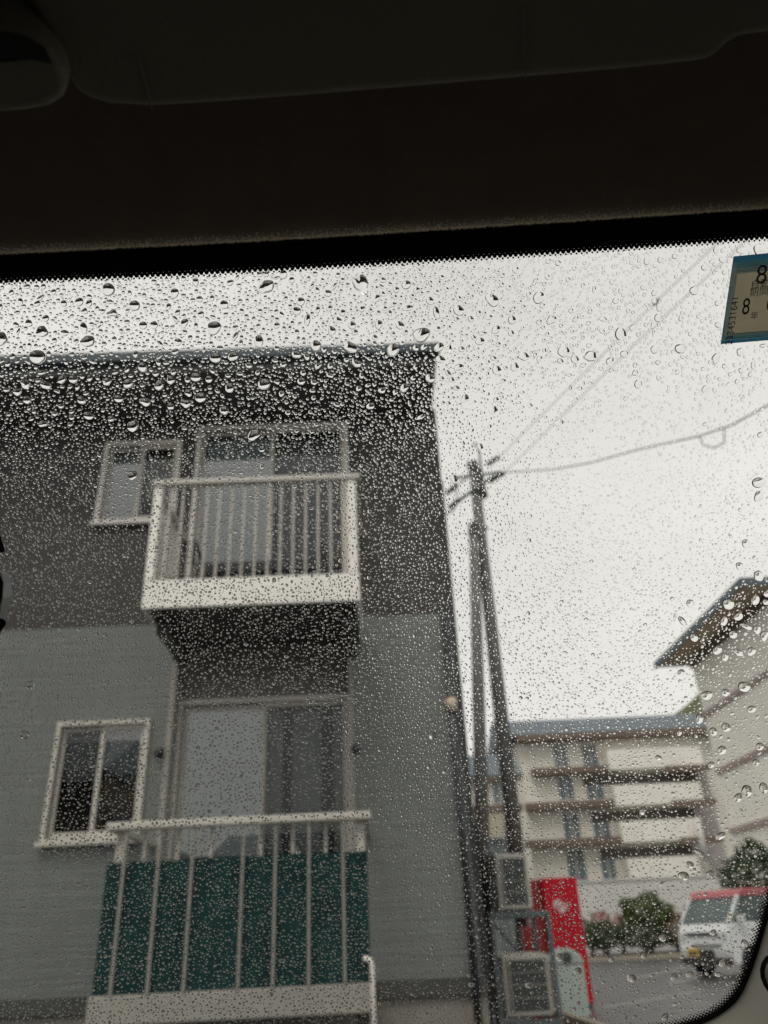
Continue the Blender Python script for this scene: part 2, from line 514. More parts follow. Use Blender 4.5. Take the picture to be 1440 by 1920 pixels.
def window(name, hole, split, yb, shiny=0, sill=True, trim='white_trim', t=0.045):
    x0, x1, z0, z1 = hole
    fr = MB()
    d0, d1 = yb - 0.035, yb + 0.06
    fr.box(x0 - t, x1 + t, d0, d1, z1, z1 + t)
    fr.box(x0 - t, x1 + t, d0, d1, z0 - t, z0)
    fr.box(x0 - t, x0, d0, d1, z0, z1)
    fr.box(x1, x1 + t, d0, d1, z0, z1)
    wobj = fr.build(name, M[trim], HB)
    xm = x0 + (x1 - x0) * split
    for k_, (a, b, yy) in enumerate(((x0 + 0.001, xm + 0.022, yb + 0.03), (xm - 0.022, x1 - 0.001, yb + 0.004))):
        s_ = MB()
        q = 0.036
        s_.box(a, a + q, yy, yy + 0.024, z0 + 0.001, z1 - 0.001)
        s_.box(b - q, b, yy, yy + 0.024, z0 + 0.001, z1 - 0.001)
        s_.box(a + q, b - q, yy, yy + 0.024, z1 - 0.04, z1 - 0.001)
        s_.box(a + q, b - q, yy, yy + 0.024, z0 + 0.001, z0 + 0.055)
        s_.build('sash', M['white_alu'], wobj)
        MB().add([(a + q, yy + 0.012, z0 + 0.055), (b - q, yy + 0.012, z0 + 0.055), (b - q, yy + 0.012, z1 - 0.04), (a + q, yy + 0.012, z1 - 0.04)], [(0, 1, 2, 3)]).build('pane', M['mirror_pane' if k_ == shiny else 'pane'], wobj)
    if sill:
        box('sill', M[trim], wobj, x0 - t - 0.02, x1 + t + 0.02, yb - 0.075, yb - 0.036, z0 - t - 0.02, z0 - t + 0.012)
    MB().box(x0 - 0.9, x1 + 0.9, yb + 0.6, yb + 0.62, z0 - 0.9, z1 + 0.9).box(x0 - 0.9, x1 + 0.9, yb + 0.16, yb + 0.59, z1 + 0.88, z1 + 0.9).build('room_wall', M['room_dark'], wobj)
    return wobj
def curtain(wobj, m, x0, x1, y, z0, z1, amp=0.012, pitch=0.09):
    n = max(4, int((x1 - x0) / 0.012))
    mbc = MB()
    for i in range(n + 1):
        x = x0 + (x1 - x0) * i / n
        yy = y + amp * math.sin(2 * math.pi * x / pitch) + amp * 0.4 * math.sin(x * 31)
        mbc.v += [(x, yy, z0), (x + 0.004 * math.sin(x * 17), yy + 0.003, z1)]
    for i in range(n):
        mbc.f.append((2 * i, 2 * i + 2, 2 * i + 3, 2 * i + 1))
    return mbc.build('curtain', m, wobj, smooth=True)

w1 = window('upper_sliding_door', UD, 0.5, W)
curtain(w1, M['curtain_light'], UD[0] + 0.04, UD[0] + 0.76, W + 0.10, UD[2] + 0.06, UD[3] - 0.05, 0.004)
curtain(w1, M['curtain_shade'], UD[0] + 0.78, UD[1] - 0.05, W + 0.13, UD[2] + 0.06, UD[3] - 0.05, 0.01, 0.14)
box('rail_bar', M['black_rubber'], w1, UD[0] + 0.05, UD[1] - 0.05, W - 0.03, W - 0.01, UD[2] + 0.50, UD[2] + 0.60)
w2 = window('upper_window', UW, 0.5, W)
curtain(w2, M['curtain_light'], UW[0] + 0.03, UW[0] + 0.35, W + 0.10, UW[2] + 0.05, UW[3] - 0.04, 0.004)
curtain(w2, M['curtain_shade'], UW[0] + 0.37, UW[1] - 0.02, W + 0.12, UW[2] + 0.3, UW[3] - 0.04, 0.004)
w3 = window('lower_sliding_door', LD, 0.5, W + arec)
curtain(w3, M['curtain_light'], LD[0] + 0.04, LD[0] + 0.75, W + arec + 0.065, LD[2] + 0.06, LD[3] - 0.05, 0.003)
curtain(w3, M['curtain_grey'], LD[0] + 0.76, LD[0] + 0.90, W + arec + 0.13, LD[2] + 0.06, LD[3] - 0.05, 0.008)  # gaps between the grey curtains stand in for slanted pole reflections
curtain(w3, M['curtain_grey'], LD[0] + 0.985, LD[1] - 0.24, W + arec + 0.13, LD[2] + 0.06, LD[3] - 0.05, 0.008)
curtain(w3, M['curtain_grey'], LD[1] - 0.12, LD[1] - 0.03, W + arec + 0.13, LD[2] + 0.06, LD[3] - 0.05, 0.006)
w4 = window('lower_window', LW, 0.5, W, 1, trim='white_alu', t=0.036)
curtain(w4, M['curtain_shade'], LW[0] + 0.02, LW[0] + 0.36, W + 0.10, LW[2] + 0.47, LW[3] - 0.04, 0.003)  # half curtains added in place of the sky reflected in the upper panes
curtain(w4, M['curtain_light'], LW[0] + 0.40, LW[1] - 0.02, W + 0.10, LW[2] + 0.52, LW[3] - 0.04, 0.003)

# upper balcony
BX0, BX1 = -1.80, -0.065
ub = MB()
zu0, zu1 = H + 2.335, H + 2.575
ub.box(BX0, BX1, D, D + 0.03, zu0, zu1)
ub.box(BX0, BX0 + 0.03, D + 0.031, W - 0.002, zu0, zu1)
ub.box(BX1 - 0.03, BX1, D + 0.031, W - 0.002, zu0, zu1)
UB = ub.build('upper_balcony', M['white_beam'], HB, bevel=0.004)
box('floor_slab', M['dark_siding'], UB, BX0 + 0.031, BX1 - 0.031, D + 0.032, W - 0.003, zu0 + 0.03, zu1 - 0.05)
box('bracket', M['dark_siding'], UB, BX0 + 0.05, BX0 + 0.16, D + 0.3, W - 0.002, zu0 - 0.10, zu0 + 0.028)
box('bracket', M['dark_siding'], UB, BX1 - 0.16, BX1 - 0.05, D + 0.3, W - 0.002, zu0 - 0.10, zu0 + 0.028)
box('handrail', M['white_alu'], UB, BX0 - 0.02, BX1 + 0.03, D - 0.025, D + 0.045, H + 3.46, H + 3.51, 0.006)
box('handrail', M['white_alu'], UB, BX0 - 0.02, BX0 + 0.04, D + 0.046, W - 0.004, H + 3.455, H + 3.505, 0.006)
box('handrail', M['white_alu'], UB, BX1 - 0.04, BX1 + 0.02, D + 0.046, W - 0.004, H + 3.455, H + 3.505, 0.006)
for x in (BX0 + 0.035, BX1 - 0.045):
    box('corner_post', M['white_beam'], UB, x - 0.035, x + 0.035, D - 0.004, D + 0.06, zu1 + 0.001, H + 3.459, 0.004)
b0 = box('baluster', M['white_alu'], UB, BX0 + 0.138, BX0 + 0.154, D + 0.008, D + 0.03, zu1 + 0.001, H + 3.459)
nb = 15
stepx = (BX1 - BX0 - 0.27) / (nb - 1)
for k in range(1, nb):
    dup(b0, UB, (stepx * k, 0, 0))
s0 = box('baluster', M['white_alu'], UB, BX0 + 0.006, BX0 + 0.026, D + 0.12, D + 0.145, zu1 + 0.001, H + 3.454)
for k in range(1, 7):
    dup(s0, UB, (0, 0.128 * k, 0))
for k in range(7):
    dup(s0, UB, (BX1 - BX0 - 0.035, 0.128 * k, 0))
# things kept on the upper balcony
tag(box('storage_box', M['black_glossy'], None, -0.42, -0.33, D + 0.25, D + 0.55, zu1 - 0.05, zu1 + 0.44, 0.01), 'narrow dark box standing upright behind the upper balcony balusters', 'box')
tag(MB().tube([(-1.42, D + 0.35, zu1 - 0.05), (-1.42, D + 0.35, zu1 + 0.22), (-1.40, D + 0.33, zu1 + 0.30)], [0.05, 0.04, 0.012], 10).build('watering_jug', M['brown'], None, smooth=True), 'small brown jug at the left end of the upper balcony floor', 'jug')
hg = MB()
hg.tube([(-1.60, W - 0.002, H + 3.25), (-1.60, W - 0.35, H + 3.30)], 0.018, 8)
hg.tube([(-1.60, W - 0.35, H + 3.30), (-1.60, W - 0.36, H + 3.05)], 0.02, 8)
hg.build('laundry_bracket', M['black_rubber'], HB)
# lower balcony
zl0, zl1 = H - 0.435, H - 0.275
LBo = MB()
LBo.box(BX0 - 0.055, BX1 + 0.005, D, D + 0.05, zl0, zl1)
LBo.box(BX0 - 0.055, BX0 - 0.005, D + 0.051, W - 0.031, zl0, zl1)
LBo.box(BX1 - 0.045, BX1 + 0.005, D + 0.051, W - 0.031, zl0, zl1)
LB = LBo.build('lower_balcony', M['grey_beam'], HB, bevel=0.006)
box('floor_slab', M['concrete'], LB, BX0 - 0.004, BX1 - 0.046, D + 0.052, W - 0.032, zl0 + 0.01, zl1 - 0.01)
for x in (BX0, -1.0, BX1 - 0.1):
    box('pier', M['concrete_dark'], LB, x, x + 0.08, D + 0.1, D + 0.18, 0, zl0 - 0.001)
zr = H + 0.70
box('handrail', M['white_alu'], LB, BX0 - 0.06, BX1 + 0.03, D - 0.03, D + 0.05, zr, zr + 0.05, 0.008)
box('handrail', M['white_alu'], LB, BX0 - 0.06, BX0, D + 0.051, W - 0.015, zr - 0.005, zr + 0.045, 0.008)
box('handrail', M['white_alu'], LB, BX1 - 0.03, BX1 + 0.02, D + 0.051, W - 0.015, zr - 0.005, zr + 0.045, 0.008)
for x in (BX0 + 0.03, BX1 - 0.05):
    box('corner_post', M['white_alu'], LB, x - 0.03, x + 0.03, D + 0.045, D + 0.095, zl1 + 0.001, zr - 0.001, 0.004)
posts = [at(px, 1720, D).x for px in (222, 288, 353, 451, 514, 579, 645)]
p0 = None
for x in posts:
    if p0 is None:
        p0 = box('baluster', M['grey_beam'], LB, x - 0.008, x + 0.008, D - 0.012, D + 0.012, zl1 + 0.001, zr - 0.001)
        xa = x
    else:
        dup(p0, LB, (x - xa, 0, 0))
bs = None
for k, x in enumerate([p + 0.11 for p in posts]):
    if bs is None:
        bs = box('thin_baluster', M['white_alu'], LB, x - 0.01, x + 0.01, D + 0.06, D + 0.08, zl1 + 0.001, zr - 0.001)
        xa = x
    else:
        dup(bs, LB, (x - xa, 0, 0))
# the dark teal screen is laced behind the front balusters in panels
ed = [BX0 - 0.045] + posts + [BX1 + 0.0]
ztop = at(400, 1608, D).z
for a, b in zip(ed[:-1], ed[1:]):
    mbp = MB()
    n = 6
    for i in range(n + 1):
        for j in range(5):
            x = a + 0.004 + (b - a - 0.008) * i / n
            mbp.v.append((x, D + 0.028 + 0.012 * math.sin(math.pi * i / n) * (0.4 + random.random() * 0.6), zl1 + 0.002 + (ztop - zl1 + random.uniform(-0.004, 0.004)) * j / 4))
    for i in range(n):
        for j in range(4):
            q = i * 5 + j
            mbp.f.append((q, q + 5, q + 6, q + 1))
    mbp.build('screen_panel', M['net'], LB, smooth=True)
MB().add([(BX0 - 0.03, D + 0.06, zl1 + 0.01), (BX0 - 0.03, W - 0.03, zl1 + 0.01), (BX0 - 0.03, W - 0.03, ztop), (BX0 - 0.03, D + 0.06, ztop)], [(0, 1, 2, 3)]).build('screen_panel', M['net'], LB)
# small fixtures on the wall
def lathe_y(x, z, y0, prof, n=14):               # prof: (distance towards the viewer, radius)
    mbv = MB()
    mbv.tube([(x, y0 - d, z) for d, r in prof], [r for d, r in prof], n)
    return mbv
pv = at(300, 1412, W)
lathe_y(pv.x, pv.z, W + 0.003, [(0, 0.045), (0.03, 0.045), (0.06, 0.035), (0.07, 0.02)]).build('vent_hood', M['pipe_dark'], HB, smooth=True)
pv = at(667, 1405, W)
lathe_y(pv.x, pv.z, W + 0.003, [(0, 0.035), (0.05, 0.035), (0.06, 0.02)]).build('vent_hood', M['pipe_dark'], HB, smooth=True)
pv = at(662, 1178, W)
box('vent_box', M['black_rubber'], HB, pv.x - 0.03, pv.x + 0.04, W - 0.07, W + 0.003, pv.z - 0.06, pv.z + 0.08, 0.01)
mbk = MB()
q1 = at(235, 1563, W)
mbk.tube([(q1.x, W, q1.z), (q1.x + 0.02, W - 0.25, q1.z - 0.01), (q1.x + 0.18, W - 0.3, q1.z - 0.07)], 0.022, 8)
mbk.build('laundry_bracket', M['black_rubber'], HB)
# downpipes at the right corner
a, b = at(842, 1330, W - 0.05), at(898, 1920, W - 0.05)
MB().tube([(0.70, W - 0.05, zb), (0.70, W - 0.05, 0.02)], 0.03, 12).build('downpipe', M['pipe_dark'], HB, smooth=True)
k0 = Vector((0.70, W - 0.06, at(841, 1316, W - 0.06).z))
MB().tube([(k0.x - 0.02, W + 0.0, k0.z + 0.0), (k0.x, W - 0.06, k0.z), (k0.x + 0.005, W - 0.06, k0.z - 0.09)], [0.045, 0.055, 0.042], 12).build('pipe_elbow', M['pipe_cream'], HB, smooth=True)
# stub rail post beside the lower balcony
rp = thing('entrance_handrail', 'pale upright handrail post right of the lower balcony', 'handrail', (0.0, D, 0))
c0 = at(697, 1800, D - 0.05)
MB().tube([(c0.x, D - 0.05, 0), (c0.x, D - 0.05, c0.z - 0.03), (c0.x - 0.012, D - 0.05, c0.z), (c0.x - 0.04, D - 0.05, c0.z + 0.008)], 0.017, 10).build('post', M['white_trim'], rp, smooth=True)
MB().tube([(c0.x - 0.041, D - 0.05, c0.z + 0.008), (c0.x - 0.045, D + 0.6, c0.z + 0.008)], 0.017, 10).build('rail', M['white_trim'], rp, smooth=True)

# ------------------------------------------------------------------ utility poles and wires
PY = 15.5
PL = thing('utility_pole', 'tall concrete utility pole with crossarms and insulators at its head', 'pole', (at(970, 1600, PY).x, PY, 0))
ptop = at(890, 872, PY)
pb = at(967, 1590, PY)
px_ = (ptop.x + pb.x) / 2
MB().tube([(px_ - 0.05, PY, 0), (px_, PY, ptop.z)], [0.17, 0.115], 16).build('shaft', M['pole_conc'], PL, smooth=True)
MB().tube([(px_ - 0.17, PY - 0.13, 0), (px_ - 0.11, PY - 0.1, at(900, 1010, PY).z)], 0.045, 8).build('conduit', M['insul'], PL, smooth=True)
def P(px, py, dy=0.0):
    return at(px, py, PY + dy)
g1 = [P(906, 905), P(900, 860), P(897, 838), P(893, 832), P(886, 834)]
MB().tube(g1, 0.028, 8).build('top_riser', M['steel'], PL, smooth=True)
MB().tube([P(846, 897, 0.3), P(940, 885, -0.4)], 0.035, 6).build('crossarm', M['steel'], PL)
MB().tube([P(848, 947, 0.3), P(925, 893, -0.5)], 0.04, 6).build('crossarm', M['steel'], PL)
MB().tube([P(885, 868), P(905, 932)], 0.14, 8).build('collar_box', M['insul'], PL)
def insulator(a, b):
    n = 7
    pts, rs = [], []
    for i in range(n):
        t = i / (n - 1)
        p = a.lerp(b, t)
        pts.append(p)
        rs.append(0.075 if i % 2 else 0.035)
    return MB().tube(pts, rs, 10).build('insulator', M['insul'], PL)
insulator(P(913, 871), P(936, 857))
insulator(P(916, 904), P(946, 886))
insulator(P(837, 926), P(858, 908))
insulator(P(842, 953), P(862, 936))
MB().tube([P(850, 900), P(856, 925), P(858, 940), P(850, 958), P(832, 966)], 0.018, 6).build('jumper_wire', M['insul'], PL, smooth=True)
MB().tube([P(862, 905), P(872, 900), P(886, 880)], 0.02, 6).build('jumper_wire', M['insul'], PL, smooth=True)
MB().tube([P(884, 983), P(912, 995)], 0.11, 8).build('clamp_band', M['steel'], PL)
SP = thing('brace_pole', 'leaning concrete brace pole propped against the utility pole', 'pole', (at(893, 1600, PY).x, PY - 0.3, 0))
s1, s2 = at(888, 985, PY - 0.25), at(912, 1830, PY - 0.6)
sl = (s1 - s2) / (s1.z - s2.z)
MB().tube([s2 - sl * s2.z, s2 + (s1 - s2) * 0.45, s1], [0.15, 0.125, 0.11], 16).build('shaft', M['pole_conc'], SP, smooth=True)
MB().tube([s1 - sl * 0.25, s1 + sl * 0.02], 0.125, 12).build('top_band', M['insul'], SP)
def wire(label, pts, r=0.013, sag=0.0):
    pts = [Vector(p) for p in pts]
    outp = []
    for a, b in zip(pts[:-1], pts[1:]):
        for k in range(8):
            t = k / 8
            p = a.lerp(b, t)
            p.z -= sag * 4 * t * (1 - t)
            outp.append(p)
    outp.append(pts[-1])
    return tag(MB().tube(outp, r, 6).build('overhead_wire', M['wire'], None, smooth=True), label, 'wire', 'wires from the utility pole')
za = P(936, 857).z
far = atz(1330, 470, za - 0.1)
wire('upper of two thin parallel wires rising from the pole towards top right', [P(936, 857), atz(1230, 566, za - 0.15), far + (far - atz(1230, 566, za - 0.15)) * 1.5], 0.0075)
zb_ = P(946, 886).z
f1, f2 = atz(1180, 655, zb_ - 0.1), atz(1370, 478, zb_ - 0.05)
wire('lower of two thin parallel wires rising from the pole towards top right', [P(946, 886), f1, f2 + (f2 - f1) * 1.5], 0.0075)
sw = [P(946, 886), at(1040, 880, 14.0), at(1110, 867, 13.0), at(1200, 842, 11.6), at(1310, 818, 10.3), at(1370, 798, 9.5), at(1440, 760, 8.8), at(1640, 640, 7.0)]
wire('thicker drooping cable from the pole with a small slack loop', sw, 0.013)
lp = [at(1312, 818, 10.28), at(1318, 834, 10.25), at(1338, 840, 10.0), at(1358, 830, 9.8), at(1358, 808, 9.65), at(1350, 800, 9.7)]
tag(MB().tube(lp, 0.011, 6).build('cable_loop', M['wire'], None, smooth=True), 'small slack loop hanging from the drooping cable', 'cable')
tag(MB().tube([at(1226, 571, 10.9), at(1234, 562, 10.7)], 0.035, 8).build('wire_clamp', M['steel'], None), 'tiny clamp on the upper thin wire', 'clamp')

# ------------------------------------------------------------------ outdoor units on a rack at the side of the house
RK = thing('unit_rack', 'grey green steel rack holding two outdoor units one above the other', 'rack', (1.3, 8.2, 0))
rz1 = at(945, 1722, 8.0).z
rx0, rx1, ry0, ry1 = at(922, 1725, 8.0).x, at(1028, 1728, 8.0).x, 8.0, 8.75
for x, y in ((rx0, ry0), (rx1, ry0), (rx0, ry1), (rx1, ry1)):
    box('leg', M['rack'], RK, x - 0.02, x + 0.02, y - 0.02, y + 0.02, 0, rz1, 0.004)
for y in (ry0, ry1):
    box('cross_bar', M['rack'], RK, rx0 - 0.02, rx1 + 0.02, y - 0.025, y + 0.025, rz1 + 0.001, rz1 + 0.05, 0.004)
for x in (rx0, rx1):
    box('side_bar', M['rack'], RK, x - 0.018, x + 0.018, ry0 + 0.026, ry1 - 0.026, rz1 + 0.002, rz1 + 0.045)
lowz = at(985, 1912, 8.0).z
for y in (ry0, ry1):
    box('cross_bar', M['rack'], RK, rx0 + 0.021, rx1 - 0.021, y - 0.018, y + 0.018, lowz - 0.05, lowz - 0.001)
MB().tube([(rx0 + 0.1, ry1, rz1 - 0.02), (rx1 - 0.02, ry1, lowz + 0.3)], 0.015, 6).build('brace', M['rack'], RK)
def ac_unit(x0, x1, y0, z0, z1, label):
    t = thing('outdoor_unit', label, 'air conditioner', ((x0 + x1) / 2, y0 + 0.36, z0), 'outdoor units on the rack')
    y1 = y0 + 0.74
    box('casing', M['ac_body'], t, x0, x1, y0 + 0.012, y1, z0 + 0.02, z1, 0.012)
    gx0, gx1, gz0, gz1 = x0 + 0.034, x1 - 0.034, z0 + 0.06, z1 - 0.04
    box('grille', M['ac_grille'], t, gx0, gx1, y0 + 0.004, y0 + 0.0115, gz0, gz1)
    s = None
    n = 8
    for k in range(n):
        x = gx0 + (gx1 - gx0) * (k + 0.5) / n
        if s is None:
            s = box('slat', M['ac_body'], t, x - 0.0045, x + 0.0045, y0 - 0.006, y0 + 0.003, gz0, gz1)
            xs = x
        else:
            dup(s, t, (x - xs, 0, 0))
    for z in (gz0 + (gz1 - gz0) * q for q in (0.25, 0.5, 0.75)):
        box('grille_bar', M['ac_body'], t, gx0, gx1, y0 - 0.010, y0 - 0.0065, z - 0.002, z + 0.002)
    for y in (y0 + 0.1, y1 - 0.12):
        box('foot', M['rack'], t, x0 + 0.02, x1 - 0.02, y, y + 0.05, z0, z0 + 0.0195)
    nn = 20
    mbf = MB()
    mbf.tube([(x1 + 0.002, y0 + 0.42, (z0 + z1) / 2), (x1 + 0.02, y0 + 0.42, (z0 + z1) / 2)], [0.21, 0.20], nn)
    mbf.build('fan_guard', M['ac_grille'], t)
    return t
ax = at(932, 1600, 8.0).x
bx = at(998, 1715, 8.0).x + 0.02
ac_unit(ax - 0.02, bx, 8.02, rz1 + 0.05, at(960, 1600, 8.0).z, 'beige outdoor unit with a dark end grille, on top of the steel rack')
ac_unit(rx0 + 0.06, rx1 - 0.04, 8.02, lowz, at(985, 1790, 8.0).z, 'beige outdoor unit with a dark end grille, lower one inside the rack')
tag(MB().tube([(ax - 0.10, 8.3, 0.02), (ax - 0.10, 8.3, rz1 + 0.2), (ax - 0.09, 8.3, at(925, 1605, 8.3).z), (ax - 0.02, 8.32, at(925, 1600, 8.3).z)], 0.045, 10).build('refrigerant_pipe', M['pipe_dark'], None, smooth=True), 'dark wrapped pipe climbing left of the upper outdoor unit', 'pipe')

# ------------------------------------------------------------------ vending machine, crate, recycling bin
VY = 14.0
vx0, vx1 = at(1022, 1700, VY).x, at(1094, 1740, VY).x
vz1 = at(1050, 1645, VY).z
VM = thing('vending_machine', 'tall red vending machine with a pale emblem on its panel', 'vending machine', ((vx0 + vx1) / 2, VY + 0.35, 0))
box('cabinet', M['red'], VM, vx0, vx1, VY, VY + 0.72, 0.06, vz1, 0.015)
box('plinth', M['black_rubber'], VM, vx0 + 0.03, vx1 - 0.03, VY + 0.03, VY + 0.68, 0, 0.059)
box('door_panel', M['red_dark'], VM, vx0 - 0.20, vx0 - 0.003, VY + 0.12, VY + 0.70, 0.75, vz1 - 0.01, 0.012)
# the emblem: a pale wavy wing shape, printed
ec = at(1053, 1698, VY)
pts = []
for i in range(26):
    t = i / 25
    pts.append((ec.x - 0.13 + 0.26 * t, ec.z + 0.055 + 0.03 * math.sin(t * 5.5 + 0.4)))
low = []
for i in range(26):
    t = 1 - i / 25
    low.append((ec.x - 0.13 + 0.26 * t, ec.z + 0.03 - 0.12 * math.sin(math.pi * (0.15 + 0.75 * t)) + 0.02 * math.sin(t * 9)))
MB().prism([(x, VY - 0.0008, z) for x, z in pts + low], (0, -0.003, 0)).build('emblem', M['emblem'], VM)
MB().tube([(ec.x - 0.10, VY - 0.006, ec.z + 0.01), (ec.x - 0.03, VY - 0.006, ec.z - 0.025), (ec.x + 0.03, VY - 0.006, ec.z + 0.02), (ec.x + 0.11, VY - 0.006, ec.z - 0.01)], 0.010, 6).build('emblem_stroke', M['red'], VM)
cr = at(1003, 1790, 12.5)
ct = at(1003, 1737, 12.5)
CR = thing('bottle_crate', 'dark red crate stack glimpsed between the rack leg and the vending machine', 'crate', (cr.x, 12.7, 0))
hz = ct.z / 4
cw = 0.13
for k in range(4):
    box('crate_tier', M['red_dark'], CR, cr.x - cw, cr.x + cw, 12.5, 12.85, hz * k + 0.004, hz * (k + 1) - 0.006, 0.012)
BY = 12.6
BN = thing('recycling_bin', 'pale grey green round topped recycling bin in front of the vending machine', 'bin', (at(1068, 1850, BY).x, BY + 0.2, 0))
xb0, xb1 = at(1038, 1840, BY).x, at(1099, 1840, BY).x
zt = at(1068, 1778, BY).z
rr = (xb1 - xb0) / 2
xc = (xb0 + xb1) / 2
zshould = zt - rr * 0.85
box('bin_body', M['bin'], BN, xb0, xb1, BY, BY + 0.42, 0.0, zshould - 0.003, 0.03)
ds = [(xb0, BY - 0.01, zshould)] + [(xc - rr * math.cos(math.pi * i / 16), BY - 0.01, zshould + rr * 0.85 * math.sin(math.pi * i / 16)) for i in range(1, 16)] + [(xb1, BY - 0.01, zshould)]
MB().prism(ds, (0, 0.44, 0)).build('domed_lid', M['bin'], BN, bevel=0.015)
MB().tube([(xc, BY - 0.016, zshould + rr * 0.35), (xc, BY - 0.0105, zshould + rr * 0.35)], 0.075, 16).build('slot', M['ac_grille'], BN)

# ------------------------------------------------------------------ far apartment block
AY = 62.0
AB = thing('apartment_block', 'four storey cream apartment block with brown floor bands and blue grey roof', 'apartment block', (at(1150, 1600, AY).x, AY + 4, 0))
A = lambda px, py, dy=0.0: at(px, py, AY + dy)
x0, x1 = A(985, 1500).x, A(1420, 1450).x
ze = A(1150, 1378).z
box('wall', M['cream'], AB, x0, x1, AY, AY + 9, 0, ze)
zr_ = A(1150, 1344, 4).z
MB().prism([(x0 - 1.3, AY - 0.9, ze + 0.12), (x0 - 1.3, AY + 4.2, zr_), (x0 - 1.3, AY + 10, ze + 0.12)], (x1 - x0 + 2, 0, 0)).build('roof', M['slate'], AB)
box('fascia', M['brown'], AB, x0 - 0.2, x1 + 0.6, AY - 1.0, AY - 0.001, ze - 0.35, ze + 0.118)
storeys = [((1035, 1067), (1089, 1123), 1398, 1436), ((1044, 1078), (1096, 1134), 1458, 1497), ((1053, 1090), (1108, 1146), 1526, 1570), ((1060, 1102), (1122, 1158), 1594, 1650)]
for (qa, qb, ya, yb2) in storeys:
    for pa, pb2 in (qa, qb):
        wa, wb = A(pa, ya), A(pb2, yb2)
        wo = box('window', M['white_trim'], AB, wa.x - 0.08, wb.x + 0.08, AY - 0.05, AY - 0.001, wb.z - 0.06, wa.z + 0.06)
        mid = (wa.x + wb.x) / 2
        box('pane', M['win_far'], wo, wa.x, mid - 0.03, AY - 0.07, AY - 0.051, wb.z, wa.z)
        box('pane', M['win_far'], wo, mid + 0.03, wb.x, AY - 0.07, AY - 0.051, wb.z, wa.z)
for (l0, l1, yl, r0, r1, yr, d0, d1, yd) in ((995, 1151, 1447, 1235, 1318, 1440, 1093, 1306, 1461), (983, 1163, 1511, 1247, 1328, 1505, 1107, 1303, 1529), (983, 1179, 1580, 1263, 1340, 1575, 1127, 1299, 1598)):
    zc = A((l0 + l1) / 2, yl).z
    box('floor_band', M['brown'], AB, A(l0, yl).x, A(l1, yl).x, AY - 0.9, AY - 0.08, zc - 0.24, zc + 0.24)
    zc = A((r0 + r1) / 2, yr, -1.6).z
    box('floor_band', M['brown'], AB, A(r0, yr).x, A(r1, yr).x, AY - 1.6, AY - 1.31, zc - 0.22, zc + 0.22)
    zc = A((d0 + d1) / 2, yd).z
    box('loggia_shade', M['shadow_gap'], AB, A(d0, yd).x, A(d1, yd).x, AY - 0.09, AY - 0.002, zc - 0.32, zc + 0.36)  # dark slab on the wall, painted as the shade inside the loggia
for (d0, d1, yt, yb2) in ((1128, 1300, 1403, 1440), (1140, 1300, 1470, 1508), (1152, 1298, 1537, 1577), (1166, 1296, 1607, 1652)):
    box('parapet', M['cream2'], AB, A(d0, yt).x, A(d1, yt).x, AY - 1.3, AY - 0.1, A((d0 + d1) / 2, yb2, -1.3).z, A((d0 + d1) / 2, yt, -1.3).z)
box('stair_wall', M['stair_grey'], AB, A(1304, 1500).x, A(1336, 1500).x, AY - 0.06, AY - 0.001, 0, A(1320, 1440).z)
dp = A(1296, 1560)
MB().tube([(dp.x, AY - 1.7, A(1300, 1618).z), (dp.x, AY - 1.7, A(1296, 1540).z)], 0.22, 8).build('downpipe', M['white_wall'], AB, smooth=True)
# neighbouring lower block at the left of it
NY = 52.0
NB = thing('tan_house', 'low tan house with blue roof seen between the two poles', 'house', (at(930, 1550, NY).x, NY + 3, 0))
n0, n1 = at(893, 1500, NY).x - 3.5, at(972, 1560, NY).x
nze = at(935, 1456, NY).z
box('wall', M['cream'], NB, n0, n1, NY, NY + 7, 0, nze)
MB().prism([(n0, NY - 0.5, nze + 0.01), (n0, NY + 7.5, nze + 0.01), (n0, NY + 3.5, at(935, 1415, NY + 3.5).z)], (n1 - n0 + 0.7, 0, 0)).build('roof', M['slate'], NB)
box('eave', M['brown'], NB, n0, n1 + 0.6, NY - 0.45, NY - 0.001, nze - 0.3, nze)
box('tan_storey', M['tan'], NB, n0, n1 - 0.4, NY - 1.4, NY - 0.46, 0, at(930, 1528, NY).z)
box('floor_band', M['brown'], NB, n0, n1 + 0.2, NY - 1.5, NY - 0.461, at(930, 1527, NY).z, at(930, 1515, NY).z)
for pa, pb2 in ((905, 915), (922, 940)):
    wa, wb = at(pa, 1468, NY), at(pb2, 1505, NY)
    wo = box('window', M['white_trim'], NB, wa.x - 0.08, wb.x + 0.08, NY - 0.05, NY - 0.001, wb.z - 0.06, wa.z + 0.06)
    box('pane', M['win_far'], wo, wa.x, wb.x, NY - 0.08, NY - 0.051, wb.z, wa.z)
gs = at(955, 1590, NY - 8)
SH = thing('shed', 'small grey shed roofed lean-to behind the upper outdoor unit', 'shed', (gs.x, NY - 8, 0))
box('wall', M['rack'], SH, at(922, 1600, NY - 8).x, at(968, 1600, NY - 8).x, NY - 8, NY - 6, 0, at(940, 1575, NY - 8).z)
box('roof', M['slate'], SH, at(920, 1600, NY - 8).x, at(970, 1600, NY - 8).x, NY - 8.2, NY - 5.8, at(940, 1575, NY - 8).z + 0.001, at(940, 1571, NY - 8).z)

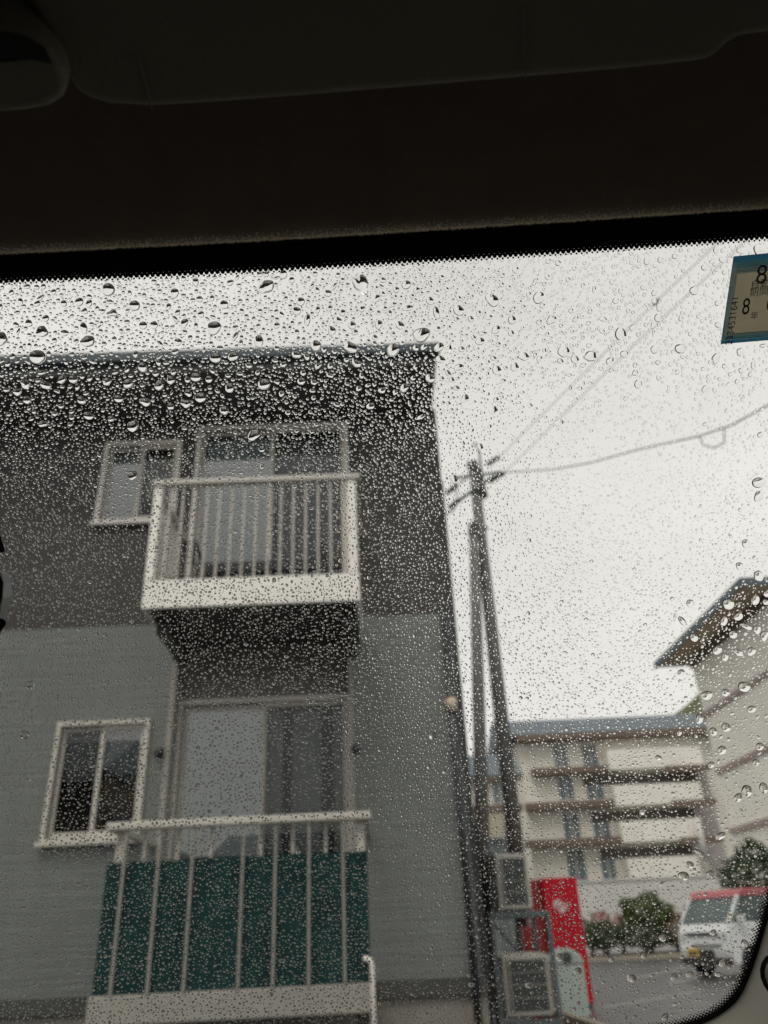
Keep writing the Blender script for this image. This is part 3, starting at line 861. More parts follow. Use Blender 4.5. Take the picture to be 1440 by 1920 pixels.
# big block at the right with the deep brown eave
GY1, GY0 = 38.0, 27.4
GX = 0.4165 * GY1
EX = 0.379 * GY1
ez = at(1230, 1250, GY1).z
GH = thing('eaved_block', 'pale block with deep brown eaves and mauve string courses at the right', 'apartment block', (GX + 6, 32, 0))
box('wall', M['cream2'], GH, GX, GX + 12, GY0 + 1.1, GY1 - 1.0, 0, ez - 0.05)
box('soffit', M['soffit_brown'], GH, EX, GX + 13, GY0, GY1, ez - 0.049, ez + 0.10)
box('fascia', M['slate'], GH, EX - 0.06, EX - 0.001, GY0 - 0.06, GY1 + 0.06, ez - 0.12, ez + 0.22)
box('fascia', M['slate'], GH, EX, GX + 13, GY0 - 0.06, GY0 - 0.001, ez - 0.12, ez + 0.22)
MB().add([(EX, GY0, ez + 0.101), (GX + 13, GY0, ez + 0.101), (GX + 13, GY1, ez + 0.101), (EX, GY1, ez + 0.101), (GX + 6, GY0 + 5, ez + 2.6), (GX + 6, GY1 - 5, ez + 2.6)],
         [(0, 1, 4), (1, 2, 5, 4), (2, 3, 5), (3, 0, 4, 5), (3, 2, 1, 0)]).build('roof', M['slate'], GH)
box('eave_beam', M['brown'], GH, GX - 0.10, GX - 0.001, GY0 + 1.0, GY1 - 0.95, ez - 0.45, ez - 0.051)
for (pxx, pyy) in ((1300, 1343), (1330, 1448), (1345, 1560)):
    zc = at(pxx, pyy, GY1 - 1.0).z
    box('string_course', M['band'], GH, GX - 0.10, GX - 0.001, GY0 + 1.0, GY1 - 0.95, zc - 0.12, zc + 0.12)
wz = at(1360, 1620, 33).z

# ------------------------------------------------------------------ white wall, planting, parked van
WY = 33.0
WW = thing('white_wall', 'long low white rendered wall behind the planting', 'wall', (at(1190, 1700, WY).x, WY, 0))
wx0, wx1 = at(1040, 1660, WY).x, at(1345, 1640, WY).x
wz1 = at(1190, 1646, WY).z
box('render', M['white_wall'], WW, wx0, wx1, WY, WY + 0.2, 0, wz1 - 0.08)
box('coping', M['white_wall'], WW, wx0 - 0.03, wx1 + 0.03, WY - 0.05, WY + 0.25, wz1 - 0.079, wz1)
PBY = 29.5
kx0, kx1 = at(1090, 1775, PBY).x, at(1300, 1775, PBY).x
tag(box('planter_kerb', M['kerb'], None, kx0 - 3, kx1 + 1, PBY - 0.15, PBY, 0, 0.14, 0.02), 'low pale kerb along the foot of the planting', 'kerb')
tag(box('soil_bed', M['soil'], None, kx0 - 3, kx1 + 1, PBY + 0.001, WY - 0.2, 0.005, 0.12), kind='structure')
def foliage(name, m, c, rx, ry, rz, n, size, parent, seed=0):
    r = np.random.default_rng(seed)
    mbf = MB()
    for k in range(n):
        v = r.normal(size=3)
        v /= np.linalg.norm(v)
        lump = 1 + 0.24 * math.sin(v[0] * 5 + seed) * math.cos(v[2] * 4 + seed * 2) + 0.08 * math.sin(v[1] * 9 + v[0] * 7)
        rad = r.uniform(0.55, 1.0) ** 0.5 * lump
        p = np.array([c[0] + v[0] * rx * rad, c[1] + v[1] * ry * rad, c[2] + v[2] * rz * rad])
        a = r.normal(size=3)
        a /= np.linalg.norm(a)
        b = np.cross(a, r.normal(size=3))
        b /= np.linalg.norm(b)
        s = size * r.uniform(0.6, 1.3)
        mbf.add([p - a * s, p + b * s * 0.45, p + a * s, p - b * s * 0.45], [(0, 1, 2, 3)])
    return mbf.build(name, m, parent)
def bush(label, cat, px, py0, py1, wpx, Y, m, n, size, seed, name='bush', group=None, zbase=0.12):
    top, bot = at(px, py0, Y), at(px, py1, Y)
    hw = wpx / 2 / F_PX * Y * 1.08
    z0 = min(max(bot.z, zbase), top.z - 0.5)
    t = thing(name, label, cat, (top.x, Y, zbase), group)
    stem = MB()
    for k in range(4):
        a_ = k * 1.7 + seed
        stem.tube([(top.x + 0.05 * math.cos(a_), Y + 0.05 * math.sin(a_), zbase), (top.x + hw * 0.4 * math.cos(a_), Y + hw * 0.4 * math.sin(a_), (z0 + top.z) / 2)], [0.03, 0.012], 6)
    stem.build('stem', M['wood'], t)
    foliage('foliage', m, (top.x, Y, (z0 + top.z) / 2), hw, hw, (top.z - z0) / 2, n, size, t, seed)
    return t
bush('round clipped bright green bush in front of the white wall', 'bush', 1201, 1676, 1740, 76, 30.6, M['leaf'], 2600, 0.075, 3)
bush('dark green low shrub under the round green bush', 'bush', 1205, 1728, 1778, 80, 30.3, M['leaf_dark'], 1500, 0.07, 4)
bush('small shrub with reddish flower heads beside the vending machine', 'bush', 1124, 1708, 1750, 30, 30.8, M['leaf_red'], 500, 0.06, 5, 'flowering_shrub')
bush('thin reddish flowering shrub left of the round bush', 'bush', 1158, 1712, 1750, 18, 31.2, M['leaf_red'], 300, 0.06, 6, 'flowering_shrub')
bush('dark low shrub below the reddish flowers', 'bush', 1128, 1730, 1780, 66, 30.2, M['leaf_dark'], 1500, 0.07, 7)
bush('olive yellow shrub next to the right side of the vending machine', 'bush', 1102, 1722, 1775, 30, 31.0, M['leaf'], 500, 0.06, 17)
bush('russet brown shrub between the round bush and the parked van', 'bush', 1265, 1712, 1778, 62, 30.4, M['leaf_dry'], 1700, 0.07, 8)
bush('tall tan dry shrub just left of the parked van', 'bush', 1300, 1690, 1760, 44, 31.0, M['leaf_dry'], 900, 0.07, 9)
TR = thing('evergreen_tree', 'dense dark green tree behind the parked van', 'tree', (at(1415, 1650, 23).x, 23, 0))
tc_ = at(1422, 1645, 23)
MB().tube([(tc_.x, 23, 0), (tc_.x + 0.03, 23, 1.0), (tc_.x, 23, tc_.z)], [0.09, 0.07, 0.03], 10).build('trunk', M['wood'], TR, smooth=True)
foliage('crown', M['leaf_dark'], (tc_.x + 0.15, 23, tc_.z - 0.15), 0.98, 0.85, 0.95, 4200, 0.075, TR, 12)

# parked van: nose towards the left, side towards the viewer
VN = thing('parked_van', 'white small van with red roof and yellow number plate', 'van', (0, 0, 0))
vl, vw, vh = 3.3, 1.46, 1.66
prof = [(0.0, 0.28), (-0.02, 0.55), (0.03, 0.80), (0.16, 0.98), (0.62, vh - 0.08), (0.75, vh), (3.2, vh), (3.3, 1.0), (3.3, 0.3)]
zroof = 1.55
def vbox(x0, x1, y0, y1, z0, z1, name, m, bevel=0.0, parent=None):
    return box(name, m, parent or VN, x0, x1, y0, y1, z0, z1, bevel)
low_p = [(0.02, 0.24), (-0.03, 0.52), (0.0, 0.82), (0.10, 1.02), (3.30, 1.02), (3.32, 0.24)]
MB().prism([(x, -vw / 2, z) for x, z in low_p], (0, vw, 0)).build('body', M['car_white'], VN, bevel=0.03)
top_p = [(0.12, 1.021), (0.60, vh - 0.10), (3.16, vh - 0.10), (3.29, 1.021)]
MB().prism([(x, -vw / 2 + 0.04, z) for x, z in top_p], (0, vw - 0.08, 0)).build('cabin', M['car_glass'], VN, bevel=0.03)
roof_p = [(0.52, vh - 0.15), (0.62, vh - 0.01), (0.8, vh + 0.02), (3.1, vh + 0.02), (3.2, vh - 0.12)]
MB().prism([(x, -vw / 2 + 0.01, z) for x, z in roof_p], (0, vw - 0.02, 0)).build('roof', M['car_red'], VN, bevel=0.03)
for y in (-vw / 2 + 0.015, vw / 2 - 0.065):
    MB().prism([(0.05, y, 1.0), (0.14, y, 1.0), (0.62, y, vh - 0.1), (0.54, y, vh - 0.1)], (0, 0.05, 0)).build('pillar', M['car_white'], VN)
    for xx in (1.35, 2.3, 3.12):
        MB().prism([(xx, y, 1.0), (xx + 0.09, y, 1.0), (xx + 0.06, y, vh - 0.1), (xx, y, vh - 0.1)], (0, 0.05, 0)).build('pillar', M['car_white'], VN)
vbox(-0.045, 0.0, -0.45, 0.45, 0.80, 0.86, 'grille_slot', M['black_rubber'], 0.01)
vbox(-0.055, 0.0, -0.5, 0.3, 0.60, 0.63, 'grille_slot', M['black_rubber'], 0.004)
vbox(-0.06, 0.02, -0.25, 0.50, 0.40, 0.54, 'intake', M['black_rubber'], 0.01)
vbox(-0.06, 0.0, -0.70, 0.70, 0.25, 0.38, 'bumper_lip', M['black_rubber'], 0.01)
for y in (-0.66, 0.52):
    vbox(-0.02, 0.07, y, y + 0.14, 0.66, 0.86, 'headlight', M['lamp'], 0.02)
pl = vbox(-0.075, -0.061, 0.15, 0.48, 0.40, 0.565, 'number_plate', M['plate'], 0.003)
vbox(-0.078, -0.0755, 0.19, 0.44, 0.43, 0.50, 'plate_digits', M['plate_ink'], 0, pl)
def wheel(x, y):
    t = MB()
    t.tube([(x, y - 0.08, 0.28), (x, y - 0.07, 0.28), (x, y + 0.07, 0.28), (x, y + 0.08, 0.28)], [0.25, 0.28, 0.28, 0.25], 20)
    wo = t.build('wheel', M['tyre'], VN, smooth=False)
    MB().tube([(x, y - 0.086, 0.28), (x, y + 0.086, 0.28)], 0.17, 16).build('rim', M['rim'], wo)
    return wo
for x in (0.55, 2.75):
    for y in (-vw / 2 + 0.06, vw / 2 - 0.06):
        wheel(x, y)
for x in (0.55, 2.75):
    pa = [(x + 0.34 * math.cos(math.pi * i / 12), -vw / 2 - 0.004, 0.26 + 0.34 * math.sin(math.pi * i / 12)) for i in range(13)]
    MB().prism(pa, (0, 0.01, 0)).build('wheel_arch', M['black_rubber'], VN)
vbox(0.30, 0.42, -vw / 2 - 0.16, -vw / 2 - 0.02, 1.02, 1.16, 'door_mirror', M['car_white'], 0.02)
VN.rotation_euler = (0, 0, R(25))
fc = at(1325, 1825, 18.6)
VN.location = (fc.x + 0.3, 19.2, 0)
# road paint
def line(p, q, wdt):
    p, q = Vector((p.x, p.y, 0.004)), Vector((q.x, q.y, 0.004))
    d = (q - p).normalized()
    nrm = Vector((-d.y, d.x, 0)) * wdt / 2
    quad('parking_line', M['paint'], [p - nrm, q - nrm, q + nrm, p + nrm])
line(atz(1250, 1845, 0), atz(1440, 1808, 0), 0.12)
line(atz(1190, 1835, 0), atz(1285, 1814, 0), 0.12)
line(atz(1130, 1890, 0), atz(1300, 1862, 0), 0.12)
mk = atz(1265, 1812, 0)
tag(MB().tube([(mk.x, mk.y, 0.004), (mk.x, mk.y, 0.010)], 0.30, 20).build('manhole_cover', M['steel'], None), 'round dark manhole cover in the wet parking ground', 'manhole cover')
ka, kb = atz(905, 1850, 0.1), atz(1000, 1915, 0.1)
kd = (kb - ka)
MB().prism([(ka.x, ka.y, 0), (kb.x + 0.6, kb.y - 1.5, 0), (kb.x + 0.72, kb.y - 1.5, 0), (ka.x + 0.12, ka.y, 0)], (0, 0, 0.12)).build('kerb', M['kerb'])['kind'] = 'structure'

# house, lean-to and an added low block, behind the car: they shade the lower facade and show in its panes
def street_house(label, x0, x1, y0, y1, ze, zr, m):
    t = thing('street_house', label, 'house', ((x0 + x1) / 2, y0, 0))
    box('wall', m, t, x0, x1, y1, y0, 0, ze)
    MB().prism([(x0 - 0.5, y0 + 0.5, ze + 0.001), (x0 - 0.5, y1 - 0.5, ze + 0.001), (x0 - 0.5, (y0 + y1) / 2, zr)], (x1 - x0 + 0.6, 0, 0)).build('roof', M['slate'], t)
    for k in range(int((x1 - x0) // 3)):
        xa_ = x0 + 1 + 3 * k
        wo = box('window', M['white_trim'], t, xa_, xa_ + 1.4, y0 + 0.001, y0 + 0.05, 1.0, 2.1)
        box('pane', M['win_far'], wo, xa_ + 0.06, xa_ + 1.34, y0 + 0.051, y0 + 0.06, 1.06, 2.04)
street_house('brown walled house across the street behind the car', -20, -6.4, -5.5, -9.5, 4.8, 6.0, M['brown'])
lt_ = thing('lean_to', 'sloping roofed lean-to against the brown house across the street', 'shed', (-5.8, -7, 0))
MB().prism([(-6.35, -6, 0), (-4.4, -6, 0), (-4.4, -6, 2.5), (-6.35, -6, 3.9)], (0, -3, 0)).build('wall', M['brown'], lt_)
MB().prism([(-6.35, -5.8, 3.91), (-4.1, -5.8, 2.30), (-4.1, -5.8, 2.38), (-6.35, -5.8, 3.99)], (0, -3.4, 0)).build('roof', M['slate'], lt_)
street_house('low dark block added unseen behind the car to shade the facade', -3.6, 11, -6.0, -12, 2.7, 3.7, M['shadow_gap'])  # out of view, added to darken the lower facade

# ------------------------------------------------------------------ the car the picture is taken from
e = R(32)
GN = Vector((0, math.cos(e), math.sin(e)))       # outward normal of the windscreen
GU = Vector((1, 0, 0))
GV = Vector((0, -math.sin(e), math.cos(e)))
G0 = CAM + fw * 0.312
def guv(px, py):
    d = ray(px, py)
    p = CAM + d * ((G0 - CAM).dot(GN) / d.dot(GN)) - G0
    return p.dot(GU), p.dot(GV)
def gp(u, v, off=0.0):                            # a point of the windscreen, off = metres outwards
    return G0 + GU * u + GV * v + GN * off
CAR = thing('car', 'dark car cabin with felt headliner, sun visor and rain covered windscreen', 'car', (-0.3, -0.4, 0))
# outline of the glass in (u, v)
top_px = [(-400, 547), (0, 523), (360, 508), (720, 488), (1080, 466), (1440, 440), (1800, 408)]
top_uv = [guv(*p) for p in top_px]
def smooth_line(pts, n=8):
    o = []
    pts = [Vector((p[0], p[1])) for p in pts]
    for i in range(len(pts) - 1):
        p0, p1, p2, p3 = pts[max(i - 1, 0)], pts[i], pts[i + 1], pts[min(i + 2, len(pts) - 1)]
        for k in range(n):
            t = k / n
            o.append(0.5 * ((2 * p1) + (p2 - p0) * t + (2 * p0 - 5 * p1 + 4 * p2 - p3) * t * t + (3 * p1 - p0 - 3 * p2 + p3) * t ** 3))
    o.append(pts[-1])
    return o
in_px = [(1790, 330), (1755, 470), (1690, 700), (1580, 1100), (1500, 1430), (1452, 1630), (1434, 1705), (1412, 1780), (1392, 1833), (1372, 1866), (1342, 1893), (1300, 1912), (1240, 1926), (1100, 1940), (720, 1962), (0, 1995), (-400, 2010)]
out_px = [(1830, 335), (1795, 475), (1724, 708), (1610, 1110), (1522, 1440), (1470, 1650), (1449, 1722), (1427, 1795), (1408, 1845), (1388, 1880), (1355, 1908), (1310, 1930), (1250, 1946), (1100, 1962), (720, 1984), (0, 2018), (-400, 2034)]
in_uv, out_uv = [guv(*p) for p in in_px], [guv(*p) for p in out_px]
ul, ur = guv(-2200, 900)[0], guv(1900, 900)[0]
vt = max(t[1] for t in top_uv) + 0.06
vb = guv(720, 2080)[1]
MB().add([gp(ul, vb), gp(ur, vb), gp(ur, vt), gp(ul, vt)], [(0, 1, 2, 3)]).build('windscreen', M['windscreen'], CAR)
WS = [o for o in CAR.children if o.name.startswith('windscreen')][0] if CAR.children else bpy.data.objects['windscreen']
OFF = -0.0004
tl = smooth_line([(ul, guv(-2200, 640)[1])] + [tuple(t) for t in top_uv] + [(ur, guv(1900, 398)[1])], 10)
fb = MB()
for p in tl:
    fb.v += [gp(p.x, p.y, OFF), gp(p.x, vt, OFF)]
fb.f = [(2 * i, 2 * i + 2, 2 * i + 3, 2 * i + 1) for i in range(len(tl) - 1)]
fb.build('frit_band', M['frit'], WS)
il, ol = smooth_line(in_uv, 6), smooth_line(out_uv, 6)
fb = MB()
for p, q in zip(il, ol):
    q2 = p + (q - p) * 2.5
    fb.v += [gp(p.x, p.y, OFF), gp(q2.x, q2.y, OFF)]
fb.f = [(2 * i, 2 * i + 2, 2 * i + 3, 2 * i + 1) for i in range(len(il) - 1)]
fb.build('frit_band', M['frit'], WS)
# printed halftone dots along the bands
px = 0.312 / F_PX                                 # one photograph pixel on the glass, in metres
def dots(line_pts, side, rows, pitch, a_lo, a_hi):
    md = MB()
    acc = [0.0]
    for a_, b_ in zip(line_pts[:-1], line_pts[1:]):
        acc.append(acc[-1] + (b_ - a_).length)
    for r_i, (dist, rad) in enumerate(rows):
        s_ = a_lo + (pitch / 2 if r_i % 2 else 0)
        j = 0
        while s_ < min(a_hi, acc[-1] - 1e-6):
            while acc[j + 1] < s_:
                j += 1
            t = (s_ - acc[j]) / max(acc[j + 1] - acc[j], 1e-9)
            p = line_pts[j].lerp(line_pts[j + 1], t)
            tn = (line_pts[j + 1] - line_pts[j]).normalized()
            nn = Vector((tn.y, -tn.x)) * side
            c_ = p + nn * dist
            md.add([gp(c_.x + rad * math.cos(k * math.pi / 4), c_.y + rad * math.sin(k * math.pi / 4), OFF) for k in range(8)], [tuple(range(8))])
            s_ += pitch
    return md
tot = sum((b_ - a_).length for a_, b_ in zip(tl[:-1], tl[1:]))
dm = dots(tl, 1, [(-0.6 * px, 5.0 * px), (4.6 * px, 4.1 * px), (9.6 * px, 2.0 * px)], 9.8 * px, 0.2, tot)
dm.build('dot_print', M['frit'], WS)['kind'] = 'stuff'
tot2 = sum((b_ - a_).length for a_, b_ in zip(il[:-1], il[1:]))
dm = dots(il, 1, [(0.5 * px, 3.4 * px), (4.6 * px, 2.6 * px), (8.6 * px, 1.9 * px), (12.2 * px, 1.2 * px)], 7.4 * px, 0, min(tot2, 0.45))
dm.build('dot_print', M['frit'], WS)['kind'] = 'stuff'
# rubber edge and pillar trim
sidev = []
tm = MB()
secs = [(-0.0022, -0.0006), (-0.0012, -0.0026), (0.003, -0.008), (0.012, -0.019), (0.04, -0.05), (0.11, -0.10)]
for i, q in enumerate(ol):
    a_, b_ = ol[max(i - 1, 0)], ol[min(i + 1, len(ol) - 1)]
    tn = (b_ - a_).normalized()
    nn = Vector((-tn.y, tn.x))
    for (dd, of) in secs:
        c_ = q + nn * dd
        tm.v.append(gp(c_.x, c_.y, of))
ns = len(secs)
for i in range(len(ol) - 1):
    for k in range(ns - 1):
        a_ = i * ns + k
        tm.f.append((a_, a_ + ns, a_ + ns + 1, a_ + 1))
PT = tm.build('pillar_trim', M['trim'], CAR, smooth=True)
# round trim fastener at the picture's right edge
kc = atd(1471, 1832, 0.272)
kd = (CAM - kc).normalized()
MB().tube([kc - kd * 0.01, kc + kd * 0.002, kc + kd * 0.004], [0.0062, 0.0062, 0.0045], 20).build('trim_clip', M['visor'], PT, smooth=False)
MB().tube([kc - kd * 0.01, kc + kd * 0.0005], 0.0078, 20).build('trim_clip_ring', M['black_rubber'], PT)
# headliner: rolled front lip, then back over the driver's head
lip_px = [(-600, 506), (0, 470), (400, 450), (720, 431), (1080, 408), (1440, 384), (1800, 356)]
lip = [atd(px_i, py_i - 24, 0.252) for px_i, py_i in lip_px]
lip = [Vector((-1.05, lip[0].y - 0.02, lip[0].z - 0.02))] + lip + [Vector((0.40, lip[-1].y, lip[-1].z + 0.002))]
hm = MB()
LR = 0.014
prof_h = [(0.040, 0.050)] + [(LR * math.sin(R(q)), LR * (1 - math.cos(R(q)))) for q in (105, 85, 70, 58, 46, 34, 22, 11, 0)] + [(-0.01, 0.0002), (-0.03, 0.002), (-0.06, 0.006), (-0.15, 0.022), (-0.35, 0.04), (-0.8, 0.05), (-1.5, 0.03)]
fine = []
for a_, b_ in zip(lip[:-1], lip[1:]):
    for k in range(6):
        fine.append(a_.lerp(b_, k / 6))
fine.append(lip[-1])
for p in fine:
    for dy, dz in prof_h:
        hm.v.append((p.x, p.y + dy, p.z + dz))
nh = len(prof_h)
for i in range(len(fine) - 1):
    for k in range(nh - 1):
        a_ = i * nh + k
        hm.f.append((a_, a_ + nh, a_ + nh + 1, a_ + 1))
HL = hm.build('headliner', M['headliner'], CAR, smooth=True)
# felt fibres on the lip
fz = MB()
for k in range(14000):
    i = random.randrange(len(fine) - 1)
    p = fine[i].lerp(fine[i + 1], random.random())
    if not -0.35 < p.x < 0.3:
        continue
    q = R(random.triangular(10, 62, 50))
    base = p + Vector((0, LR * math.sin(q), LR * (1 - math.cos(q))))
    d = Vector((random.gauss(0, 1), random.gauss(0.2, 0.6), random.gauss(-0.9, 0.5))).normalized() * random.uniform(0.0004, 0.0012)
    s_ = Vector((0.00012, 0, 0))
    fz.add([base - s_, base + s_, base + d], [(0, 1, 2)])
fz.build('felt_fibres', M['felt_fibre'], HL)['kind'] = 'stuff'
# sun visor
zv = CAM.z + 0.191
vis_px = [(142, 178), (170, 192), (205, 201), (285, 206), (400, 199), (560, 187), (720, 174), (980, 152), (1160, 137), (1300, 122), (1332, 116), (1352, 100), (1368, 82), (1392, 73), (1450, 66), (1640, 40)]
vis = [atz(a_, b_, zv) for a_, b_ in vis_px]
back = [Vector((vis[-1].x, vis[-1].y - 0.16, zv)), Vector((vis[0].x + 0.01, vis[-1].y - 0.16, zv)), Vector((vis[0].x - 0.004, vis[0].y - 0.03, zv))]
poly = vis + back
vm = MB().prism([(p.x, p.y, p.z) for p in poly], (0, 0, 0.013))
VS = vm.build('sun_visor', M['visor'], CAR, bevel=0.005, seg=4)
for pxs in ((258, 100, 285, 205), (980, 20, 985, 148)):
    a_, b_ = atz(pxs[0], pxs[1], zv - 0.0005), atz(pxs[2], pxs[3], zv - 0.0005)
    MB().tube([a_, b_], 0.00022, 6).build('seam', M['visor'], VS)
# overhead console with a hooded lens at the left
cz = CAM.z + 0.184
c_px = [(-160, 224), (-60, 220), (40, 214), (90, 205), (118, 188), (126, 165), (116, 130), (90, 90), (50, 62), (0, 52), (-160, 60)]
cpts = [atz(a_, b_, cz) for a_, b_ in c_px]
OC = MB().prism(cpts, (0, 0, 0.03)).build('overhead_console', M['visor'], CAR, bevel=0.006, seg=4)
l_px = [(-160, 118), (0, 118), (60, 112), (98, 120), (84, 92), (45, 70), (0, 62), (-160, 70)]
MB().prism([atz(a_, b_, cz - 0.0006) for a_, b_ in l_px], (0, 0, 0.0005)).build('recess', M['black_glossy'], OC)
# mirror (its right end reaches into the picture) and its stem
mz = 0.26
mo = [(-330, 1085), (-30, 1067), (-4, 1068), (4, 1075), (8, 1090), (6, 1120), (-2, 1162), (-6, 1172), (-20, 1178), (-330, 1200)]
mp_ = [atd(a_, b_, mz) for a_, b_ in mo]
RM = MB().prism(mp_, ray(190, 1120) * 0.022).build('rear_view_mirror', M['mirror_rim'], CAR, bevel=0.002, seg=3)
mi = [(-330, 1092), (-30, 1072), (-6, 1073), (2, 1080), (6, 1092), (4, 1120), (-4, 1158), (-12, 1168), (-330, 1192)]
MB().prism([atd(a_, b_, mz - 0.0008) for a_, b_ in mi], fw * 0.0006).build('mirror_face', M['black_glossy'], RM)
st = [(-60, 940), (-12, 960), (10, 1030), (8, 1036), (-60, 1040)]
MB().prism([atd(a_, b_, 0.275) for a_, b_ in st], ray(-10, 1000) * 0.02).build('mount', M['black_glossy'], RM, bevel=0.001)
st = [(-40, 1166), (4, 1158), (13, 1163), (12, 1172), (4, 1180), (-8, 1215), (-40, 1220)]
MB().prism([atd(a_, b_, 0.262) for a_, b_ in st], ray(-10, 1180) * 0.015).build('switch_pod', M['black_glossy'], RM, bevel=0.001)
# dashboard, doors, seats, roof, bonnet: they close the cabin
gb = gp(0, vb)
MB().prism([(-1.12, gb.y + 0.03, gb.z), (-1.12, gb.y - 0.22, gb.z - 0.10), (-1.12, gb.y - 0.26, gb.z - 0.25), (-1.12, gb.y - 0.20, 0.4), (-1.12, gb.y + 0.03, 0.4)], (1.5, 0, 0)).build('dashboard', M['dash'], CAR, bevel=0.02)
ztop_ = CAM.z + 0.235
for sx, nm in ((0.40, 'door'), (-1.12, 'door')):
    q = 0.02 if sx > 0 else -0.02
    d_ = MB()
    d_.box(min(sx, sx + q), max(sx, sx + q), -1.7, gb.y + 0.03, 0.30, 0.82)
    d_.box(min(sx, sx + q), max(sx, sx + q), -1.7, gb.y - 0.25, ztop_ - 0.05, ztop_ + 0.1)
    d_.box(min(sx, sx + q), max(sx, sx + q), -0.42, -0.28, 0.821, ztop_ - 0.051)
    d_.box(min(sx, sx + q), max(sx, sx + q), -1.7, -1.55, 0.821, ztop_ - 0.051)
    dr = d_.build(nm, M['dash'], CAR)
    MB().add([(sx + q / 2, -1.55, 0.82), (sx + q / 2, gb.y - 0.02, 0.82), (sx + q / 2, 0.12, ztop_ - 0.05), (sx + q / 2, -1.55, ztop_ - 0.05)], [(0, 1, 2, 3)]).build('side_window', M['side_glass'], dr)
r_ = MB()
r_.box(-1.12, 0.40, -1.74, -1.70, 0.3, 0.80)
r_.box(-1.12, 0.40, -1.74, -1.70, 1.30, ztop_ + 0.1)
r_.box(-1.12, -1.0, -1.74, -1.70, 0.801, 1.299)
r_.box(0.28, 0.40, -1.74, -1.70, 0.801, 1.299)
tg = r_.build('tailgate', M['dash'], CAR)
MB().add([(-1.0, -1.72, 0.80), (0.28, -1.72, 0.80), (0.28, -1.72, 1.30), (-1.0, -1.72, 1.30)], [(0, 1, 2, 3)]).build('rear_window', M['side_glass'], tg)
box('floor_pan', M['dash'], CAR, -1.12, 0.40, -1.7, gb.y, 0.25, 0.30)
lipy = gp(0, vt).y
MB().prism([(-1.12, gp(0, vt).y, gp(0, vt).z + 0.003), (-1.12, -0.1, CAM.z + 0.36), (-1.12, -1.74, CAM.z + 0.34), (-1.12, -1.74, CAM.z + 0.31), (-1.12, -0.1, CAM.z + 0.33), (-1.12, gp(0, vt).y - 0.02, gp(0, vt).z - 0.004)], (1.52, 0, 0)).build('roof_panel', M['body'], CAR)
MB().prism([(-1.1, gb.y + 0.031, gb.z - 0.04), (-1.1, gb.y + 0.55, gb.z - 0.25), (-1.1, gb.y + 0.62, 0.3), (-1.1, gb.y + 0.031, 0.3)], (1.48, 0, 0)).build('bonnet', M['body'], CAR, bevel=0.03)
for x in (-0.95, -0.25):
    st_ = MB()
    st_.box(x, x + 0.5, -0.62, -0.12, 0.301, 0.55)
    st_.prism([(x, -0.62, 0.56), (x, -0.48, 0.56), (x, -0.72, 1.1), (x, -0.84, 1.1)], (0.5, 0, 0))
    st_.build('seat', M['seat'], CAR, bevel=0.03)
for sgn in (-1, 1):                               # A-pillars at the sides of the glass
    uu = ul if sgn < 0 else ur
    a_, b_ = gp(uu, vb, 0.002), gp(uu, vt, 0.002)
    MB().tube([a_, b_], 0.03, 8).build('a_pillar', M['body'], CAR)

# inspection sticker on the inside of the glass
s_px = [(1373, 482), (1349, 646), (1520, 632), (1540, 466)]
suv = [Vector(guv(*p)) for p in s_px]
def suvp(s_, t):                                  # s_ across 0..1, t down 0..1
    a_ = suv[0].lerp(suv[3], s_)
    b_ = suv[1].lerp(suv[2], s_)
    return a_.lerp(b_, t)
ST = thing('inspection_sticker', 'square beige sticker with blue edges and black numerals on the windscreen', 'sticker', gp(*suvp(0.5, 0.5)))
def spatch(name, m, s0, s1, t0, t1, off, parent=ST):
    pts = [suvp(s0, t0), suvp(s1, t0), suvp(s1, t1), suvp(s0, t1)]
    return MB().add([gp(p.x, p.y, off) for p in pts], [(0, 1, 2, 3)]).build(name, m, parent)
N = 12
spatch('paper', M['sticker_paper'], 0.075, 0.97, 0.205, 0.885, -0.0010)
spatch('blue_edge', M['sticker_blue'], 0, 1, 0, 0.075, -0.0010)
spatch('blue_edge', M['sticker_blue'], 0, 1, 0.965, 1.0, -0.0010)
spatch('blue_edge', M['sticker_blue'], 0, 0.014, 0.0751, 0.9649, -0.0010)
spatch('pale_edge', M['sticker_teal'], 0.0141, 1, 0.0751, 0.14, -0.0010)
spatch('pale_edge', M['sticker_pale'], 0.0141, 1, 0.1401, 0.2049, -0.0010)
spatch('pale_edge', M['sticker_teal'], 0.0141, 1, 0.92, 0.9649, -0.0010)
spatch('pale_edge', M['sticker_pale'], 0.0141, 1, 0.8851, 0.9199, -0.0010)
spatch('pale_edge', M['sticker_pale'], 0.0141, 0.0749, 0.205, 0.885, -0.0010)
for k in range(7):
    t_ = 0.082 + 0.017 * k
    spatch('printed_line', M['sticker_blue'], 0.05, 0.97, t_, t_ + 0.005, -0.0013)
for k in range(4):
    t_ = 0.892 + 0.018 * k
    spatch('printed_line', M['sticker_blue'], 0.05, 0.97, t_, t_ + 0.005, -0.0013)
